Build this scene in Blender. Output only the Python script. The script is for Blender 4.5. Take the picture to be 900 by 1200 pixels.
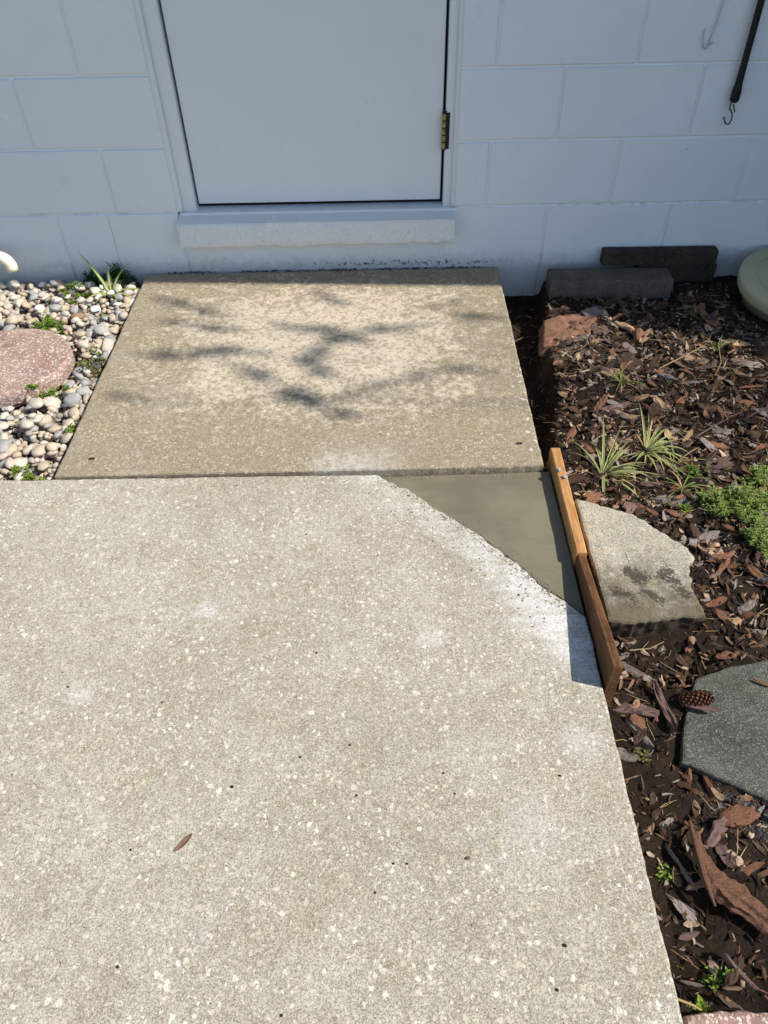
import bpy, math, random
import numpy as np
from mathutils import Vector, Matrix, noise, Euler

for o in list(bpy.data.objects):
    bpy.data.objects.remove(o)
S = bpy.context.scene
COL = S.collection
rnd = random.Random(7)

# ------------------------------------------------------------------ camera
F_PX, PITCH, YAW, ROLL = 882.85, 0.78232, -0.013906, -0.024999
CAM = Vector((-0.52889, -2.46670, 1.25484))
fw = Vector((math.sin(YAW) * math.cos(PITCH), math.cos(YAW) * math.cos(PITCH), -math.sin(PITCH)))
rt0 = Vector((math.cos(YAW), -math.sin(YAW), 0))
up0 = rt0.cross(fw)
RT = rt0 * math.cos(ROLL) + up0 * math.sin(ROLL)
UP = -rt0 * math.sin(ROLL) + up0 * math.cos(ROLL)
cd = bpy.data.cameras.new('camera')
cam = bpy.data.objects.new('camera', cd)
COL.objects.link(cam)
m = Matrix((RT, UP, -fw)).transposed().to_4x4()
m.translation = CAM
cam.matrix_world = m
cd.sensor_fit = 'VERTICAL'
cd.sensor_height = 36
cd.lens = F_PX / 1200 * 36
cd.clip_start = 0.02
cd.clip_end = 2000
S.camera = cam


def at(px, py, z=0.0):
    """pixel of the 900x1200 photograph -> point on the level z"""
    v = fw + RT * ((px - 450) / F_PX) - UP * ((py - 600) / F_PX)
    t = (z - CAM.z) / v.z
    return CAM + v * t


def atw(px, py, y=0.0):
    """pixel -> point on the upright plane y"""
    v = fw + RT * ((px - 450) / F_PX) - UP * ((py - 600) / F_PX)
    t = (y - CAM.y) / v.y
    return CAM + v * t


# ------------------------------------------------------------------ light
EL = math.radians(47)
AZ = Vector((0.96, -0.28)).normalized()
SUN = Vector((AZ.x * math.cos(EL), AZ.y * math.cos(EL), math.sin(EL)))
w = bpy.data.worlds.new('World')
S.world = w
w.use_nodes = True
nt = w.node_tree
bg = nt.nodes['Background']
sky = nt.nodes.new('ShaderNodeTexSky')
sky.sky_type = 'NISHITA'
sky.sun_disc = False
sky.sun_elevation = EL
sky.sun_rotation = math.atan2(AZ.x, AZ.y)
sky.air_density = 1.0
sky.dust_density = 0.6
nt.links.new(sky.outputs[0], bg.inputs[0])
bg.inputs[1].default_value = 0.13
sl = bpy.data.lights.new('sun', 'SUN')
sl.energy = 4.6
sl.angle = math.radians(0.53)
sl.color = (1.0, 0.95, 0.86)
so = bpy.data.objects.new('sun', sl)
COL.objects.link(so)
so.rotation_euler = (-SUN).to_track_quat('-Z', 'Y').to_euler()
so.location = (6, -3, 8)
S.view_settings.view_transform = 'Standard'
S.view_settings.look = 'None'
S.view_settings.gamma = 1
S.view_settings.exposure = 0.42

# ------------------------------------------------------------------ node helpers


class NB:
    """small helper round one material's node tree"""

    def __init__(s, name, rough=0.8, spec=0.3):
        s.m = bpy.data.materials.new(name)
        s.m.use_nodes = True
        s.t = s.m.node_tree
        s.b = s.t.nodes['Principled BSDF']
        s.b.inputs['Roughness'].default_value = rough
        s.b.inputs['Specular IOR Level'].default_value = spec
        g = s.t.nodes.new('ShaderNodeNewGeometry')
        s.pos = g.outputs['Position']
        s.geo = g

    def n(s, kind, **kw):
        k = s.t.nodes.new(kind)
        for a, b in kw.items():
            setattr(k, a, b)
        return k

    def l(s, a, b):
        s.t.links.new(a, b)

    def put(s, sock, v):
        if isinstance(v, bpy.types.NodeSocket):
            s.l(v, sock)
        else:
            sock.default_value = v

    def math(s, op, a, b=0.0, clamp=False):
        k = s.n('ShaderNodeMath', operation=op, use_clamp=clamp)
        s.put(k.inputs[0], a)
        s.put(k.inputs[1], b)
        return k.outputs[0]

    def noise(s, scale, detail=4, rough=0.55, vec=None, dist=0.0):
        k = s.n('ShaderNodeTexNoise')
        s.l(vec or s.pos, k.inputs['Vector'])
        k.inputs['Scale'].default_value = scale
        k.inputs['Detail'].default_value = detail
        k.inputs['Roughness'].default_value = rough
        k.inputs['Distortion'].default_value = dist
        return k.outputs['Fac']

    def vor(s, scale, vec=None, feature='F1', rand=1.0):
        k = s.n('ShaderNodeTexVoronoi', feature=feature)
        s.l(vec or s.pos, k.inputs['Vector'])
        k.inputs['Scale'].default_value = scale
        k.inputs['Randomness'].default_value = rand
        return k

    def ramp(s, fac, a, b, lo=0.0, hi=1.0):
        k = s.n('ShaderNodeMapRange', interpolation_type='SMOOTHSTEP')
        s.put(k.inputs[0], fac)
        k.inputs[1].default_value = a
        k.inputs[2].default_value = b
        k.inputs[3].default_value = lo
        k.inputs[4].default_value = hi
        return k.outputs[0]

    def mix(s, fac, a, b, mode='MIX'):
        k = s.n('ShaderNodeMix', data_type='RGBA', blend_type=mode)
        s.put(k.inputs[0], fac)
        s.put(k.inputs[6], a if isinstance(a, bpy.types.NodeSocket) else (*a, 1))
        s.put(k.inputs[7], b if isinstance(b, bpy.types.NodeSocket) else (*b, 1))
        return k.outputs[2]

    def crand(s, ramp_pts, fac):
        k = s.n('ShaderNodeValToRGB')
        s.put(k.inputs[0], fac)
        e = k.color_ramp.elements
        while len(e) < len(ramp_pts):
            e.new(0.5)
        for q, (p, c) in zip(e, ramp_pts):
            q.position = p
            q.color = (*c, 1)
        return k.outputs[0]

    def warp(s, amount, scale):
        k = s.n('ShaderNodeTexNoise')
        s.l(s.pos, k.inputs['Vector'])
        k.inputs['Scale'].default_value = scale
        k.inputs['Detail'].default_value = 2
        a = s.n('ShaderNodeVectorMath', operation='SUBTRACT')
        s.l(k.outputs['Color'], a.inputs[0])
        a.inputs[1].default_value = (.5, .5, .5)
        b = s.n('ShaderNodeVectorMath', operation='SCALE')
        s.l(a.outputs[0], b.inputs[0])
        b.inputs['Scale'].default_value = amount
        c = s.n('ShaderNodeVectorMath', operation='ADD')
        s.l(s.pos, c.inputs[0])
        s.l(b.outputs[0], c.inputs[1])
        return c.outputs[0]

    def bump(s, h, strength, dist, prev=None):
        k = s.n('ShaderNodeBump')
        k.inputs['Strength'].default_value = strength
        k.inputs['Distance'].default_value = dist
        s.l(h, k.inputs['Height'])
        if prev is not None:
            s.l(prev, k.inputs['Normal'])
        return k.outputs[0]

    def done(s, col, normal=None, rough=None):
        s.put(s.b.inputs['Base Color'], col if isinstance(col, bpy.types.NodeSocket) else (*col, 1))
        if normal is not None:
            s.l(normal, s.b.inputs['Normal'])
        if rough is not None:
            s.put(s.b.inputs['Roughness'], rough)
        return s.m


def xyz(b):
    k = b.n('ShaderNodeSeparateXYZ')
    b.l(b.pos, k.inputs[0])
    return k.outputs


def seg_dist(b, p, q):
    """distance (metres) from a surface point to the ground segment p-q"""
    X, Y, Zc = xyz(b)
    p = Vector(p); q = Vector(q)
    d = q - p
    L = d.length
    d /= L
    dx = b.math('SUBTRACT', X, p.x)
    dy = b.math('SUBTRACT', Y, p.y)
    t = b.math('ADD', b.math('MULTIPLY', dx, d.x), b.math('MULTIPLY', dy, d.y))
    t = b.math('MINIMUM', b.math('MAXIMUM', t, 0.0), L)
    ex = b.math('SUBTRACT', dx, b.math('MULTIPLY', t, d.x))
    ey = b.math('SUBTRACT', dy, b.math('MULTIPLY', t, d.y))
    return b.math('SQRT', b.math('ADD', b.math('MULTIPLY', ex, ex), b.math('MULTIPLY', ey, ey)))


def aggregate(b, base, fleck_a, fleck_b, amount=1.0, sand=0.5):
    """concrete with exposed shell and pebble flecks, sand grain and pin holes"""
    wv = b.warp(0.0105, 170)
    sandn = b.noise(560, 3, 0.8)
    grain = b.vor(560).outputs['Color']
    gs = b.n('ShaderNodeSeparateColor'); b.l(grain, gs.inputs[0])
    v = b.math('ADD', b.math('MULTIPLY', sandn, 0.5), b.math('MULTIPLY', gs.outputs[0], 0.5))
    dark = b.n('ShaderNodeMix', data_type='RGBA', blend_type='MULTIPLY')
    dark.inputs[0].default_value = 1.0
    b.l(base, dark.inputs[6])
    f = b.ramp(v, 0.2, 0.8, 1 - sand, 1 + sand * 0.6)
    cc = b.n('ShaderNodeCombineColor')
    for i in range(3):
        b.l(f, cc.inputs[i])
    b.l(cc.outputs[0], dark.inputs[7])
    col = dark.outputs[2]
    hs = []
    dens = b.ramp(b.noise(6.5, 5, .65), .3, .7, .45, 1.15)
    for sc, thr, rad, st in ((230, 0.62, 0.52, 0.85), (135, 0.60, 0.50, 0.9), (88, 0.72, 0.46, 0.9), (60, 0.88, 0.40, 0.9)):
        vo = b.vor(sc, wv)
        sp = b.n('ShaderNodeSeparateColor'); b.l(vo.outputs['Color'], sp.inputs[0])
        sel = b.math('GREATER_THAN', sp.outputs[0], 1 - (1 - thr) * amount)
        shape = b.ramp(vo.outputs['Distance'], rad * 0.5, rad, 1, 0)
        msk = b.math('MULTIPLY', sel, shape)
        fc = b.mix(sp.outputs[1], fleck_a, fleck_b)
        k = b.math('MULTIPLY', b.math('MULTIPLY', sp.outputs[2], dens), st * .97)
        col = b.mix(b.math('MULTIPLY', msk, b.math('ADD', k, st * .05)), col, fc)
        hs.append(msk)
    # brown and ochre grains
    vo = b.vor(150, wv)
    sp = b.n('ShaderNodeSeparateColor'); b.l(vo.outputs['Color'], sp.inputs[0])
    msk = b.math('MULTIPLY', b.math('GREATER_THAN', sp.outputs[1], 0.90), b.ramp(vo.outputs['Distance'], .12, .34, 1, 0))
    col = b.mix(b.math('MULTIPLY', msk, 0.6), col, (0.42, 0.27, 0.12))
    # pin holes
    vo = b.vor(46, wv)
    sp = b.n('ShaderNodeSeparateColor'); b.l(vo.outputs['Color'], sp.inputs[0])
    hole = b.math('MULTIPLY', b.math('GREATER_THAN', sp.outputs[2], 0.9), b.ramp(vo.outputs['Distance'], .04, .085, 1, 0))
    col = b.mix(b.math('MULTIPLY', hole, 0.85), col, (0.05, 0.042, 0.035))
    h = b.math('SUBTRACT', b.math('ADD', v, b.math('MULTIPLY', hs[1], 0.5)), b.math('MULTIPLY', hole, 2.0))
    nrm = b.bump(h, 0.55, 0.0016)
    return col, nrm


PA = Vector((-0.567, -1.062)); PB = Vector((-0.134, -1.518))      # the patch's ragged diagonal


def mat_path():
    b = NB('weathered path concrete', 0.9, 0.2)
    big = b.noise(2.2, 5, 0.6)
    base = b.mix(b.ramp(big, 0.36, 0.66), (0.372, 0.335, 0.264), (0.445, 0.41, 0.336))
    mot = b.noise(14, 5, 0.65)
    base = b.mix(b.ramp(mot, 0.42, 0.72, 0, 0.5), base, (0.29, 0.243, 0.17))
    mot2 = b.noise(48, 5, 0.7)
    base = b.mix(b.ramp(mot2, 0.45, 0.70, 0, 0.5), base, (0.27, 0.225, 0.155))
    base = b.mix(b.ramp(b.noise(5.2, 6, .7), 0.5, 0.72, 0, 0.4), base, (0.46, 0.44, 0.39))
    base = b.mix(b.ramp(b.noise(3.1, 5, .6, b.warp(.3, 3)), 0.55, 0.75, 0, 0.45), base, (0.34, 0.275, 0.185))
    col, nrm = aggregate(b, base, (0.755, 0.715, 0.63), (0.54, 0.46, 0.335), 1.0, 0.44)
    # cement dust brushed over the slab beside the new patch
    d = seg_dist(b, PA, PB)
    n1 = b.noise(11, 5, 0.62)
    d1 = b.ramp(b.math('ADD', d, b.math('MULTIPLY', b.math('SUBTRACT', n1, 0.5), 0.13)), 0.012, 0.085, 1, 0)
    d2 = seg_dist(b, PB + Vector((-.115, .06)), PB + Vector((0.0, -.10)))
    d2 = b.ramp(b.math('ADD', d2, b.math('MULTIPLY', b.math('SUBTRACT', n1, 0.5), 0.16)), 0.012, 0.10, 1, 0)
    X, Y, Zc = xyz(b)
    along = b.math('MAXIMUM', b.ramp(Y, -1.36, -1.22, .85, .30), b.ramp(Y, -1.14, -1.08, 0, .6))
    d1 = b.math('MULTIPLY', d1, b.math('MULTIPLY', along, b.ramp(b.noise(26, 5, .7), .32, .62, .35, 1)))
    dd = b.math('MAXIMUM', d1, b.math('MULTIPLY', d2, .9))
    fine = b.noise(160, 4, 0.7)
    mpd = b.n('ShaderNodeMapping')
    b.l(b.pos, mpd.inputs[0])
    mpd.inputs['Rotation'].default_value = (0, 0, math.radians(38))
    mpd.inputs['Scale'].default_value = (7, 42, 1)
    smear = b.noise(1.0, 5, .65, mpd.outputs[0], .4)
    dd = b.math('MULTIPLY', dd, b.ramp(smear, .34, .58, .3, 1.0))
    dd = b.math('MULTIPLY', dd, b.ramp(fine, 0.3, 0.62, 0.25, 1.0))
    # a few stray spots of spilt cement
    for (x, y, r, k) in ((-.92, -1.49, .030, .6), (-.45, -1.57, .034, .5), (-1.13, -1.69, .026, .45), (-.42, -1.09, .16, .3),
                         (-.30, -1.95, .06, .25), (-.19, -1.80, .05, .35)):
        q = seg_dist(b, (x - .006, y), (x + .006, y))
        q = b.ramp(b.math('ADD', q, b.math('MULTIPLY', b.math('SUBTRACT', b.noise(60, 5, .75), .5), r * 3.2)), r * .1, r, k, 0)
        dd = b.math('MAXIMUM', dd, b.math('MULTIPLY', q, b.ramp(fine, .38, .62, .1, 1)))
    col = b.mix(dd, col, (0.70, 0.70, 0.70))
    return b.done(col, nrm)


def mat_landing():
    b = NB('tan stained landing concrete', 0.9, 0.2)
    X, Y, Zc = xyz(b)
    # washed centre, mouldy rim
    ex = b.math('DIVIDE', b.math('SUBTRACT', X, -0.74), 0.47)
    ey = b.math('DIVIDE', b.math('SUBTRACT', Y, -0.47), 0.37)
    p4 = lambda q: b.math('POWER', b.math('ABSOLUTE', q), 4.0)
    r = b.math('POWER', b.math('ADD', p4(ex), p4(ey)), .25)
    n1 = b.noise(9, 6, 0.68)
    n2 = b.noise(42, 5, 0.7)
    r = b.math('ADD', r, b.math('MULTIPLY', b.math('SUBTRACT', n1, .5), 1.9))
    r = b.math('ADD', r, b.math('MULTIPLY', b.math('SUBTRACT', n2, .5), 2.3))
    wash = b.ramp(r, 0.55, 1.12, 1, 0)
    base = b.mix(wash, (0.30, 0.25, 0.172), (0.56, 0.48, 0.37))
    base = b.mix(b.ramp(b.noise(4.5, 5, .65), .48, .68, 0, .35), base, (0.40, 0.37, 0.32))
    streak = b.noise(70, 4, 0.7)
    base = b.mix(b.ramp(streak, 0.47, 0.62, 0, 0.7), base, (0.25, 0.195, 0.12))
    col, nrm = aggregate(b, base, (0.70, 0.62, 0.48), (0.50, 0.40, 0.26), 0.75, 0.36)
    # pale cement smear at the front edge, white spall marks on the right rim
    d = seg_dist(b, (-.66, -1.03), (-.60, -1.05))
    d = b.ramp(b.math('ADD', d, b.math('MULTIPLY', b.math('SUBTRACT', n1, .5), .32)), .0, .14, .55, 0)
    d = b.math('MULTIPLY', d, b.ramp(n2, .36, .6, .25, 1))
    col = b.mix(d, col, (0.56, 0.54, 0.50))
    d = seg_dist(b, (-.158, -.60), (-.165, -.98))
    d = b.math('MULTIPLY', b.ramp(d, .008, .04, 1, 0), b.math('GREATER_THAN', n2, 0.60))
    col = b.mix(b.math('MULTIPLY', d, .75), col, (0.66, 0.62, 0.55))
    for p in ((108, 539), (608, 521)):
        q = at(*p)
        h = seg_dist(b, (q.x - .004, q.y), (q.x + .004, q.y))
        col = b.mix(b.ramp(h, .003, .007, .95, 0), col, (0.02, 0.015, 0.01))
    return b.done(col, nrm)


def mat_patch():
    b = NB('fresh wet concrete', 0.5, 0.35)
    n = b.noise(7, 5, 0.6)
    n2 = b.noise(60, 4, 0.7)
    col = b.mix(b.ramp(n, .3, .7), (0.140, 0.125, 0.083), (0.190, 0.171, 0.118))
    col = b.mix(b.ramp(n2, .5, .8, 0, .25), col, (0.12, 0.105, 0.065))
    mp = b.n('ShaderNodeMapping')
    b.l(b.pos, mp.inputs[0])
    mp.inputs['Rotation'].default_value = (0, 0, math.radians(-32))
    mp.inputs['Scale'].default_value = (3, 60, 1)
    tro = b.noise(1.0, 5, .6, mp.outputs[0], 1.2)
    col = b.mix(b.ramp(tro, .48, .70, 0, .14), col, (0.25, 0.23, 0.165))
    dm = seg_dist(b, PA, PB)
    col = b.mix(b.ramp(b.math('ADD', dm, b.math('MULTIPLY', b.math('SUBTRACT', n2, .5), .03)), .002, .022, .5, 0), col, (0.10, 0.088, 0.055))
    vo = b.vor(75, b.warp(.005, 100))
    sp = b.n('ShaderNodeSeparateColor'); b.l(vo.outputs['Color'], sp.inputs[0])
    hole = b.math('MULTIPLY', b.math('GREATER_THAN', sp.outputs[0], 0.92), b.ramp(vo.outputs['Distance'], .06, .14, 1, 0))
    col = b.mix(b.math('MULTIPLY', hole, .7), col, (.05, .045, .03))
    h = b.math('SUBTRACT', b.math('ADD', b.math('ADD', b.noise(500, 3), b.math('MULTIPLY', tro, 1.6)), b.math('MULTIPLY', n2, 1.2)), b.math('MULTIPLY', hole, 3))
    return b.done(col, b.bump(h, .3, .0012))


def mat_chunk():
    b = NB('old dirty concrete chunk', 0.9, 0.2)
    n = b.noise(9, 5, .65)
    base = b.mix(b.ramp(n, .35, .7), (0.33, 0.305, 0.245), (0.42, 0.395, 0.325))
    col, nrm = aggregate(b, base, (0.66, 0.58, 0.42), (0.58, 0.44, 0.22), 1.1, 0.45)
    X, Y, Zc = xyz(b)
    n5 = b.noise(60, 6, .75)
    mould = b.ramp(b.math('ADD', Y, b.math('ADD', b.math('MULTIPLY', b.math('SUBTRACT', n, .5), .20), b.math('MULTIPLY', b.math('SUBTRACT', n5, .5), .22))), -1.50, -1.33, .85, 0)
    col = b.mix(mould, col, (0.085, 0.067, 0.036))
    # soil cemented to the broken underside and dropped on the top
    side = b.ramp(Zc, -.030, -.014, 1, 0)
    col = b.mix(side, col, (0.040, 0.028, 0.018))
    n3 = b.math('ADD', b.math('MULTIPLY', b.noise(26, 5, .7), .5), b.math('MULTIPLY', b.noise(150, 4, .7), .5))
    for (p, q, r) in (((738, 668), (752, 676), .020), ((790, 678), (802, 692), .020), ((776, 672), (786, 666), .016), ((720, 690), (740, 700), .010), ((760, 690), (775, 700), .009)):
        A = at(*p); B = at(*q)
        d = seg_dist(b, A.to_2d(), B.to_2d())
        d = b.ramp(b.math('ADD', d, b.math('MULTIPLY', b.math('SUBTRACT', n3, .5), .16)), r * .35, r * 1.1, .85, 0)
        col = b.mix(d, col, (0.045, 0.035, 0.025))
    return b.done(col, nrm)


def mat_wood(name, light, dark, ax_scale=(60, 5, 60)):
    b = NB(name, 0.75, 0.25)
    mp = b.n('ShaderNodeMapping')
    b.l(b.pos, mp.inputs[0])
    mp.inputs['Scale'].default_value = ax_scale
    g = b.noise(2.0, 5, .65, mp.outputs[0], 0.6)
    g2 = b.noise(8.0, 3, .6, mp.outputs[0])
    col = b.mix(b.ramp(g, .35, .68), light, dark)
    col = b.mix(b.ramp(g2, .45, .75, 0, .6), col, dark)
    st = b.noise(25, 4, .6)
    col = b.mix(b.ramp(st, .55, .75, 0, .5), col, tuple(c * .4 for c in dark))
    h = b.math('ADD', g, g2)
    return b.done(col, b.bump(h, .5, .0015))


def mat_stone(name, a, c, rough=0.65, scale=60.0):
    b = NB(name, rough, 0.35)
    n = b.noise(scale, 4, .6)
    oi = b.n('ShaderNodeObjectInfo')
    f = b.math('ADD', b.math('MULTIPLY', b.ramp(n, .3, .7), .6), b.math('MULTIPLY', oi.outputs['Random'], .4))
    col = b.mix(f, a, c)
    col = b.mix(b.ramp(b.noise(220, 3, .7), .52, .75, 0, .4), col, tuple(x * .55 for x in a))
    return b.done(col, b.bump(n, .25, .002))


def mat_pebble_mix():
    b = NB('mixed small gravel', .7, .3)
    r = b.geo.outputs['Random Per Island']
    pts = [(0, (.42, .36, .28)), (.2, (.52, .44, .33)), (.38, (.30, .25, .20)), (.5, (.60, .55, .47)), (.62, (.40, .28, .19)),
           (.74, (.24, .235, .23)), (.86, (.48, .38, .30)), (1, (.10, .10, .105))]
    col = b.crand(pts, r)
    n = b.noise(90, 4, .6)
    col = b.mix(b.ramp(n, .4, .75, 0, .4), col, (.2, .16, .12))
    return b.done(col, b.bump(n, .25, .002))


def mat_bark(name, a, c, hl, k=1.0):
    b = NB(name, 0.85, 0.25)
    tc = b.n('ShaderNodeTexCoord')
    mp = b.n('ShaderNodeMapping')
    b.l(tc.outputs['Object'], mp.inputs[0])
    mp.inputs['Scale'].default_value = (1.1 * k, 6.5 * k, 3.0 * k)
    oi = b.n('ShaderNodeObjectInfo')
    cmb = b.n('ShaderNodeCombineXYZ')
    b.l(b.math('MULTIPLY', oi.outputs['Random'], 37.0), cmb.inputs[0])
    b.l(cmb.outputs[0], mp.inputs['Location'])
    n = b.noise(1.7, 5, .65, mp.outputs[0], .5)
    n2 = b.noise(6, 4, .7, mp.outputs[0])
    col = b.mix(b.ramp(n, .3, .7), a, c)
    col = b.mix(b.ramp(n2, .52, .78, 0, .75), col, hl)
    col = b.mix(b.math('MULTIPLY', b.math('SUBTRACT', oi.outputs['Random'], .3), .7, True), col, tuple(x * .45 for x in a))
    return b.done(col, b.bump(b.math('ADD', n, n2), .9, .005))


def mat_litter():
    b = NB('mixed bark litter', .9, .2)
    r = b.geo.outputs['Random Per Island']
    pts = [(0, (.014, .010, .007)), (.24, (.034, .020, .012)), (.42, (.11, .055, .030)), (.58, (.045, .032, .023)), (.74, (.24, .135, .075)),
           (.88, (.26, .22, .19)), (1, (.52, .36, .22))]
    col = b.crand(pts, r)
    n = b.noise(300, 4, .6)
    col = b.mix(b.ramp(n, .4, .75, 0, .5), col, (.03, .02, .012))
    return b.done(col, b.bump(n, .4, .002))


def mat_soil():
    b = NB('dark garden soil', .95, .15)
    n = b.noise(35, 6, .7)
    n2 = b.noise(260, 5, .75)
    col = b.mix(b.ramp(n, .3, .7), (.012, .0085, .006), (.036, .024, .015))
    col = b.mix(b.ramp(n2, .55, .75, 0, .6), col, (.075, .048, .028))
    # pale sandy soil where the trench was dug; cement dust near the slate
    p = at(672, 420, -.05)
    d = seg_dist(b, (p.x - .02, p.y + .03), (p.x + .05, p.y - .03))
    d = b.ramp(b.math('ADD', d, b.math('MULTIPLY', b.math('SUBTRACT', n, .5), .08)), .02, .09, .75, 0)
    col = b.mix(b.math('MULTIPLY', d, b.ramp(n2, .35, .6)), col, (.20, .155, .105))
    p = at(872, 955, -.06)
    d = seg_dist(b, (p.x - .03, p.y + .02), (p.x + .06, p.y - .02))
    d = b.ramp(b.math('ADD', d, b.math('MULTIPLY', b.math('SUBTRACT', n, .5), .07)), .0, .045, .6, 0)
    col = b.mix(b.math('MULTIPLY', d, b.ramp(n2, .47, .6)), col, (.36, .36, .37))
    h = b.math('ADD', n, b.math('MULTIPLY', n2, .7))
    return b.done(col, b.bump(h, .9, .008))


def mat_red_agg():
    b = NB('red exposed aggregate', .85, .25)
    wv = b.warp(.010, 170)
    v = b.vor(150, wv)
    sp = b.n('ShaderNodeSeparateColor'); b.l(v.outputs['Color'], sp.inputs[0])
    base = b.mix(b.ramp(b.noise(12, 5, .6), .35, .7), (.27, .165, .135), (.38, .26, .215))
    X, Y, Zc = xyz(b)
    sel = b.math('MULTIPLY', b.math('GREATER_THAN', sp.outputs[0], .30), b.ramp(v.outputs['Distance'], .36, .58, 1, 0))
    fc = b.mix(sp.outputs[1], (.74, .655, .57), (.48, .35, .28))
    col = b.mix(b.math('MULTIPLY', sel, .85), base, fc)
    dk = b.math('MULTIPLY', b.math('GREATER_THAN', sp.outputs[2], .86), b.ramp(v.outputs['Distance'], .3, .5, 1, 0))
    col = b.mix(b.math('MULTIPLY', dk, .6), col, (.14, .08, .065))
    st = b.math('GREATER_THAN', b.noise(16, 5, .6), .63)
    col = b.mix(b.math('MULTIPLY', st, .35), col, (.12, .09, .06))
    h = b.math('ADD', sel, b.noise(600, 3))
    return b.done(col, b.bump(h, .5, .0025))


def mat_grey_agg(name, a, c, fleck, sel_t=.72, moss=None):
    b = NB(name, .85, .25)
    v = b.vor(520)
    sp = b.n('ShaderNodeSeparateColor'); b.l(v.outputs['Color'], sp.inputs[0])
    n = b.noise(14, 6, .65)
    col = b.mix(b.ramp(n, .3, .7), a, c)
    col = b.mix(b.math('MULTIPLY', b.math('GREATER_THAN', sp.outputs[0], sel_t), .6), col, fleck)
    col = b.mix(b.math('MULTIPLY', b.math('GREATER_THAN', sp.outputs[1], .8), .6), col, tuple(x * .3 for x in a))
    if moss:
        col = b.mix(b.ramp(b.noise(9, 4), .5, .7, 0, .5), col, moss)
    h = b.math('ADD', sp.outputs[2], b.noise(300, 4))
    return b.done(col, b.bump(h, .6, .002))


def mat_paint(name, c, rough=.55, tex=220, bump=.25, dirt=True, dist=.0012, smudge=False):
    b = NB(name, rough, .35)
    n = b.noise(2.4, 4, .6)
    n2 = b.noise(tex, 4, .65)
    col = b.mix(b.ramp(n, .3, .7), tuple(x * .95 for x in c), c)
    if dirt:
        X, Y, Zc = xyz(b)
        n3 = b.noise(34, 6, .7)
        g = b.ramp(b.math('ADD', Zc, b.math('MULTIPLY', b.math('SUBTRACT', n3, .5), .09)), -.01, .075, 1, 0)
        col = b.mix(b.math('MULTIPLY', g, .55), col, (.20, .20, .195))
        # black mildew in specks along the foot of the wall under the door
        k = b.math('GREATER_THAN', b.math('SUBTRACT', b.noise(75, 6, .75), b.math('MULTIPLY', b.math('ABSOLUTE', b.math('SUBTRACT', Zc, .022)), 5.0)), .535)
        xm = b.math('MULTIPLY', b.ramp(X, -.95, -.62, 0, 1), b.ramp(X, -.30, -.05, 1, 0))
        col = b.mix(b.math('MULTIPLY', b.math('MULTIPLY', k, xm), .93), col, (.012, .012, .012))
        # pin holes in the block face, hairline cracks and a blackened bed joint
        vo = b.vor(17, b.warp(.02, 30))
        sp = b.n('ShaderNodeSeparateColor'); b.l(vo.outputs['Color'], sp.inputs[0])
        pit = b.math('MULTIPLY', b.math('GREATER_THAN', sp.outputs[0], .80), b.ramp(vo.outputs['Distance'], .025, .05, 1, 0))
        col = b.mix(b.math('MULTIPLY', pit, .6), col, (.16, .16, .16))
        jd_ = b.ramp(b.math('ABSOLUTE', b.math('SUBTRACT', Zc, .2136)), .0018, .0045, 1, 0)
        jd_ = b.math('MULTIPLY', jd_, b.ramp(b.noise(26, 5, .7), .5, .62))
        col = b.mix(b.math('MULTIPLY', jd_, .25), col, (.05, .05, .05))
        crk = b.vor(3.3, b.warp(.10, 14), 'DISTANCE_TO_EDGE')
        ck = b.math('MULTIPLY', b.ramp(crk.outputs['Distance'], .002, .006, 1, 0), b.ramp(b.noise(2.3, 3), .56, .62))
        col = b.mix(b.math('MULTIPLY', ck, .07), col, (.2, .2, .2))
        smu = b.ramp(b.noise(5.5, 6, .72), .55, .78, 0, .28)
        col = b.mix(smu, col, tuple(x * .62 for x in c))
        # sparse scuffs and flakes
        fl = b.math('GREATER_THAN', b.math('MULTIPLY', b.noise(19, 5, .62), b.noise(3.1, 3)), .415)
        col = b.mix(b.math('MULTIPLY', fl, .35), col, tuple(min(1, x * 1.18) for x in c))
    if smudge:
        mp = b.n('ShaderNodeMapping')
        b.l(b.pos, mp.inputs[0])
        mp.inputs['Scale'].default_value = (3.0, 1, .8)
        sm = b.ramp(b.noise(4.2, 6, .7, mp.outputs[0]), .55, .8, 0, .10)
        col = b.mix(sm, col, tuple(x * .66 for x in c))
        sp_ = b.math('GREATER_THAN', b.math('MULTIPLY', b.noise(70, 4, .6), b.noise(6, 3)), .39)
        col = b.mix(b.math('MULTIPLY', sp_, .07), col, (.25, .25, .24))
    return b.done(col, b.bump(n2, bump, dist))


def mat_plain(name, c, rough=.5, spec=.4, metal=0.0, var=.12, scale=40):
    b = NB(name, rough, spec)
    b.b.inputs['Metallic'].default_value = metal
    n = b.noise(scale, 4, .6)
    col = b.mix(b.ramp(n, .3, .7), tuple(x * (1 - var) for x in c), tuple(min(1, x * (1 + var)) for x in c))
    return b.done(col, b.bump(b.noise(scale * 6, 3), .1, .001))


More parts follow.
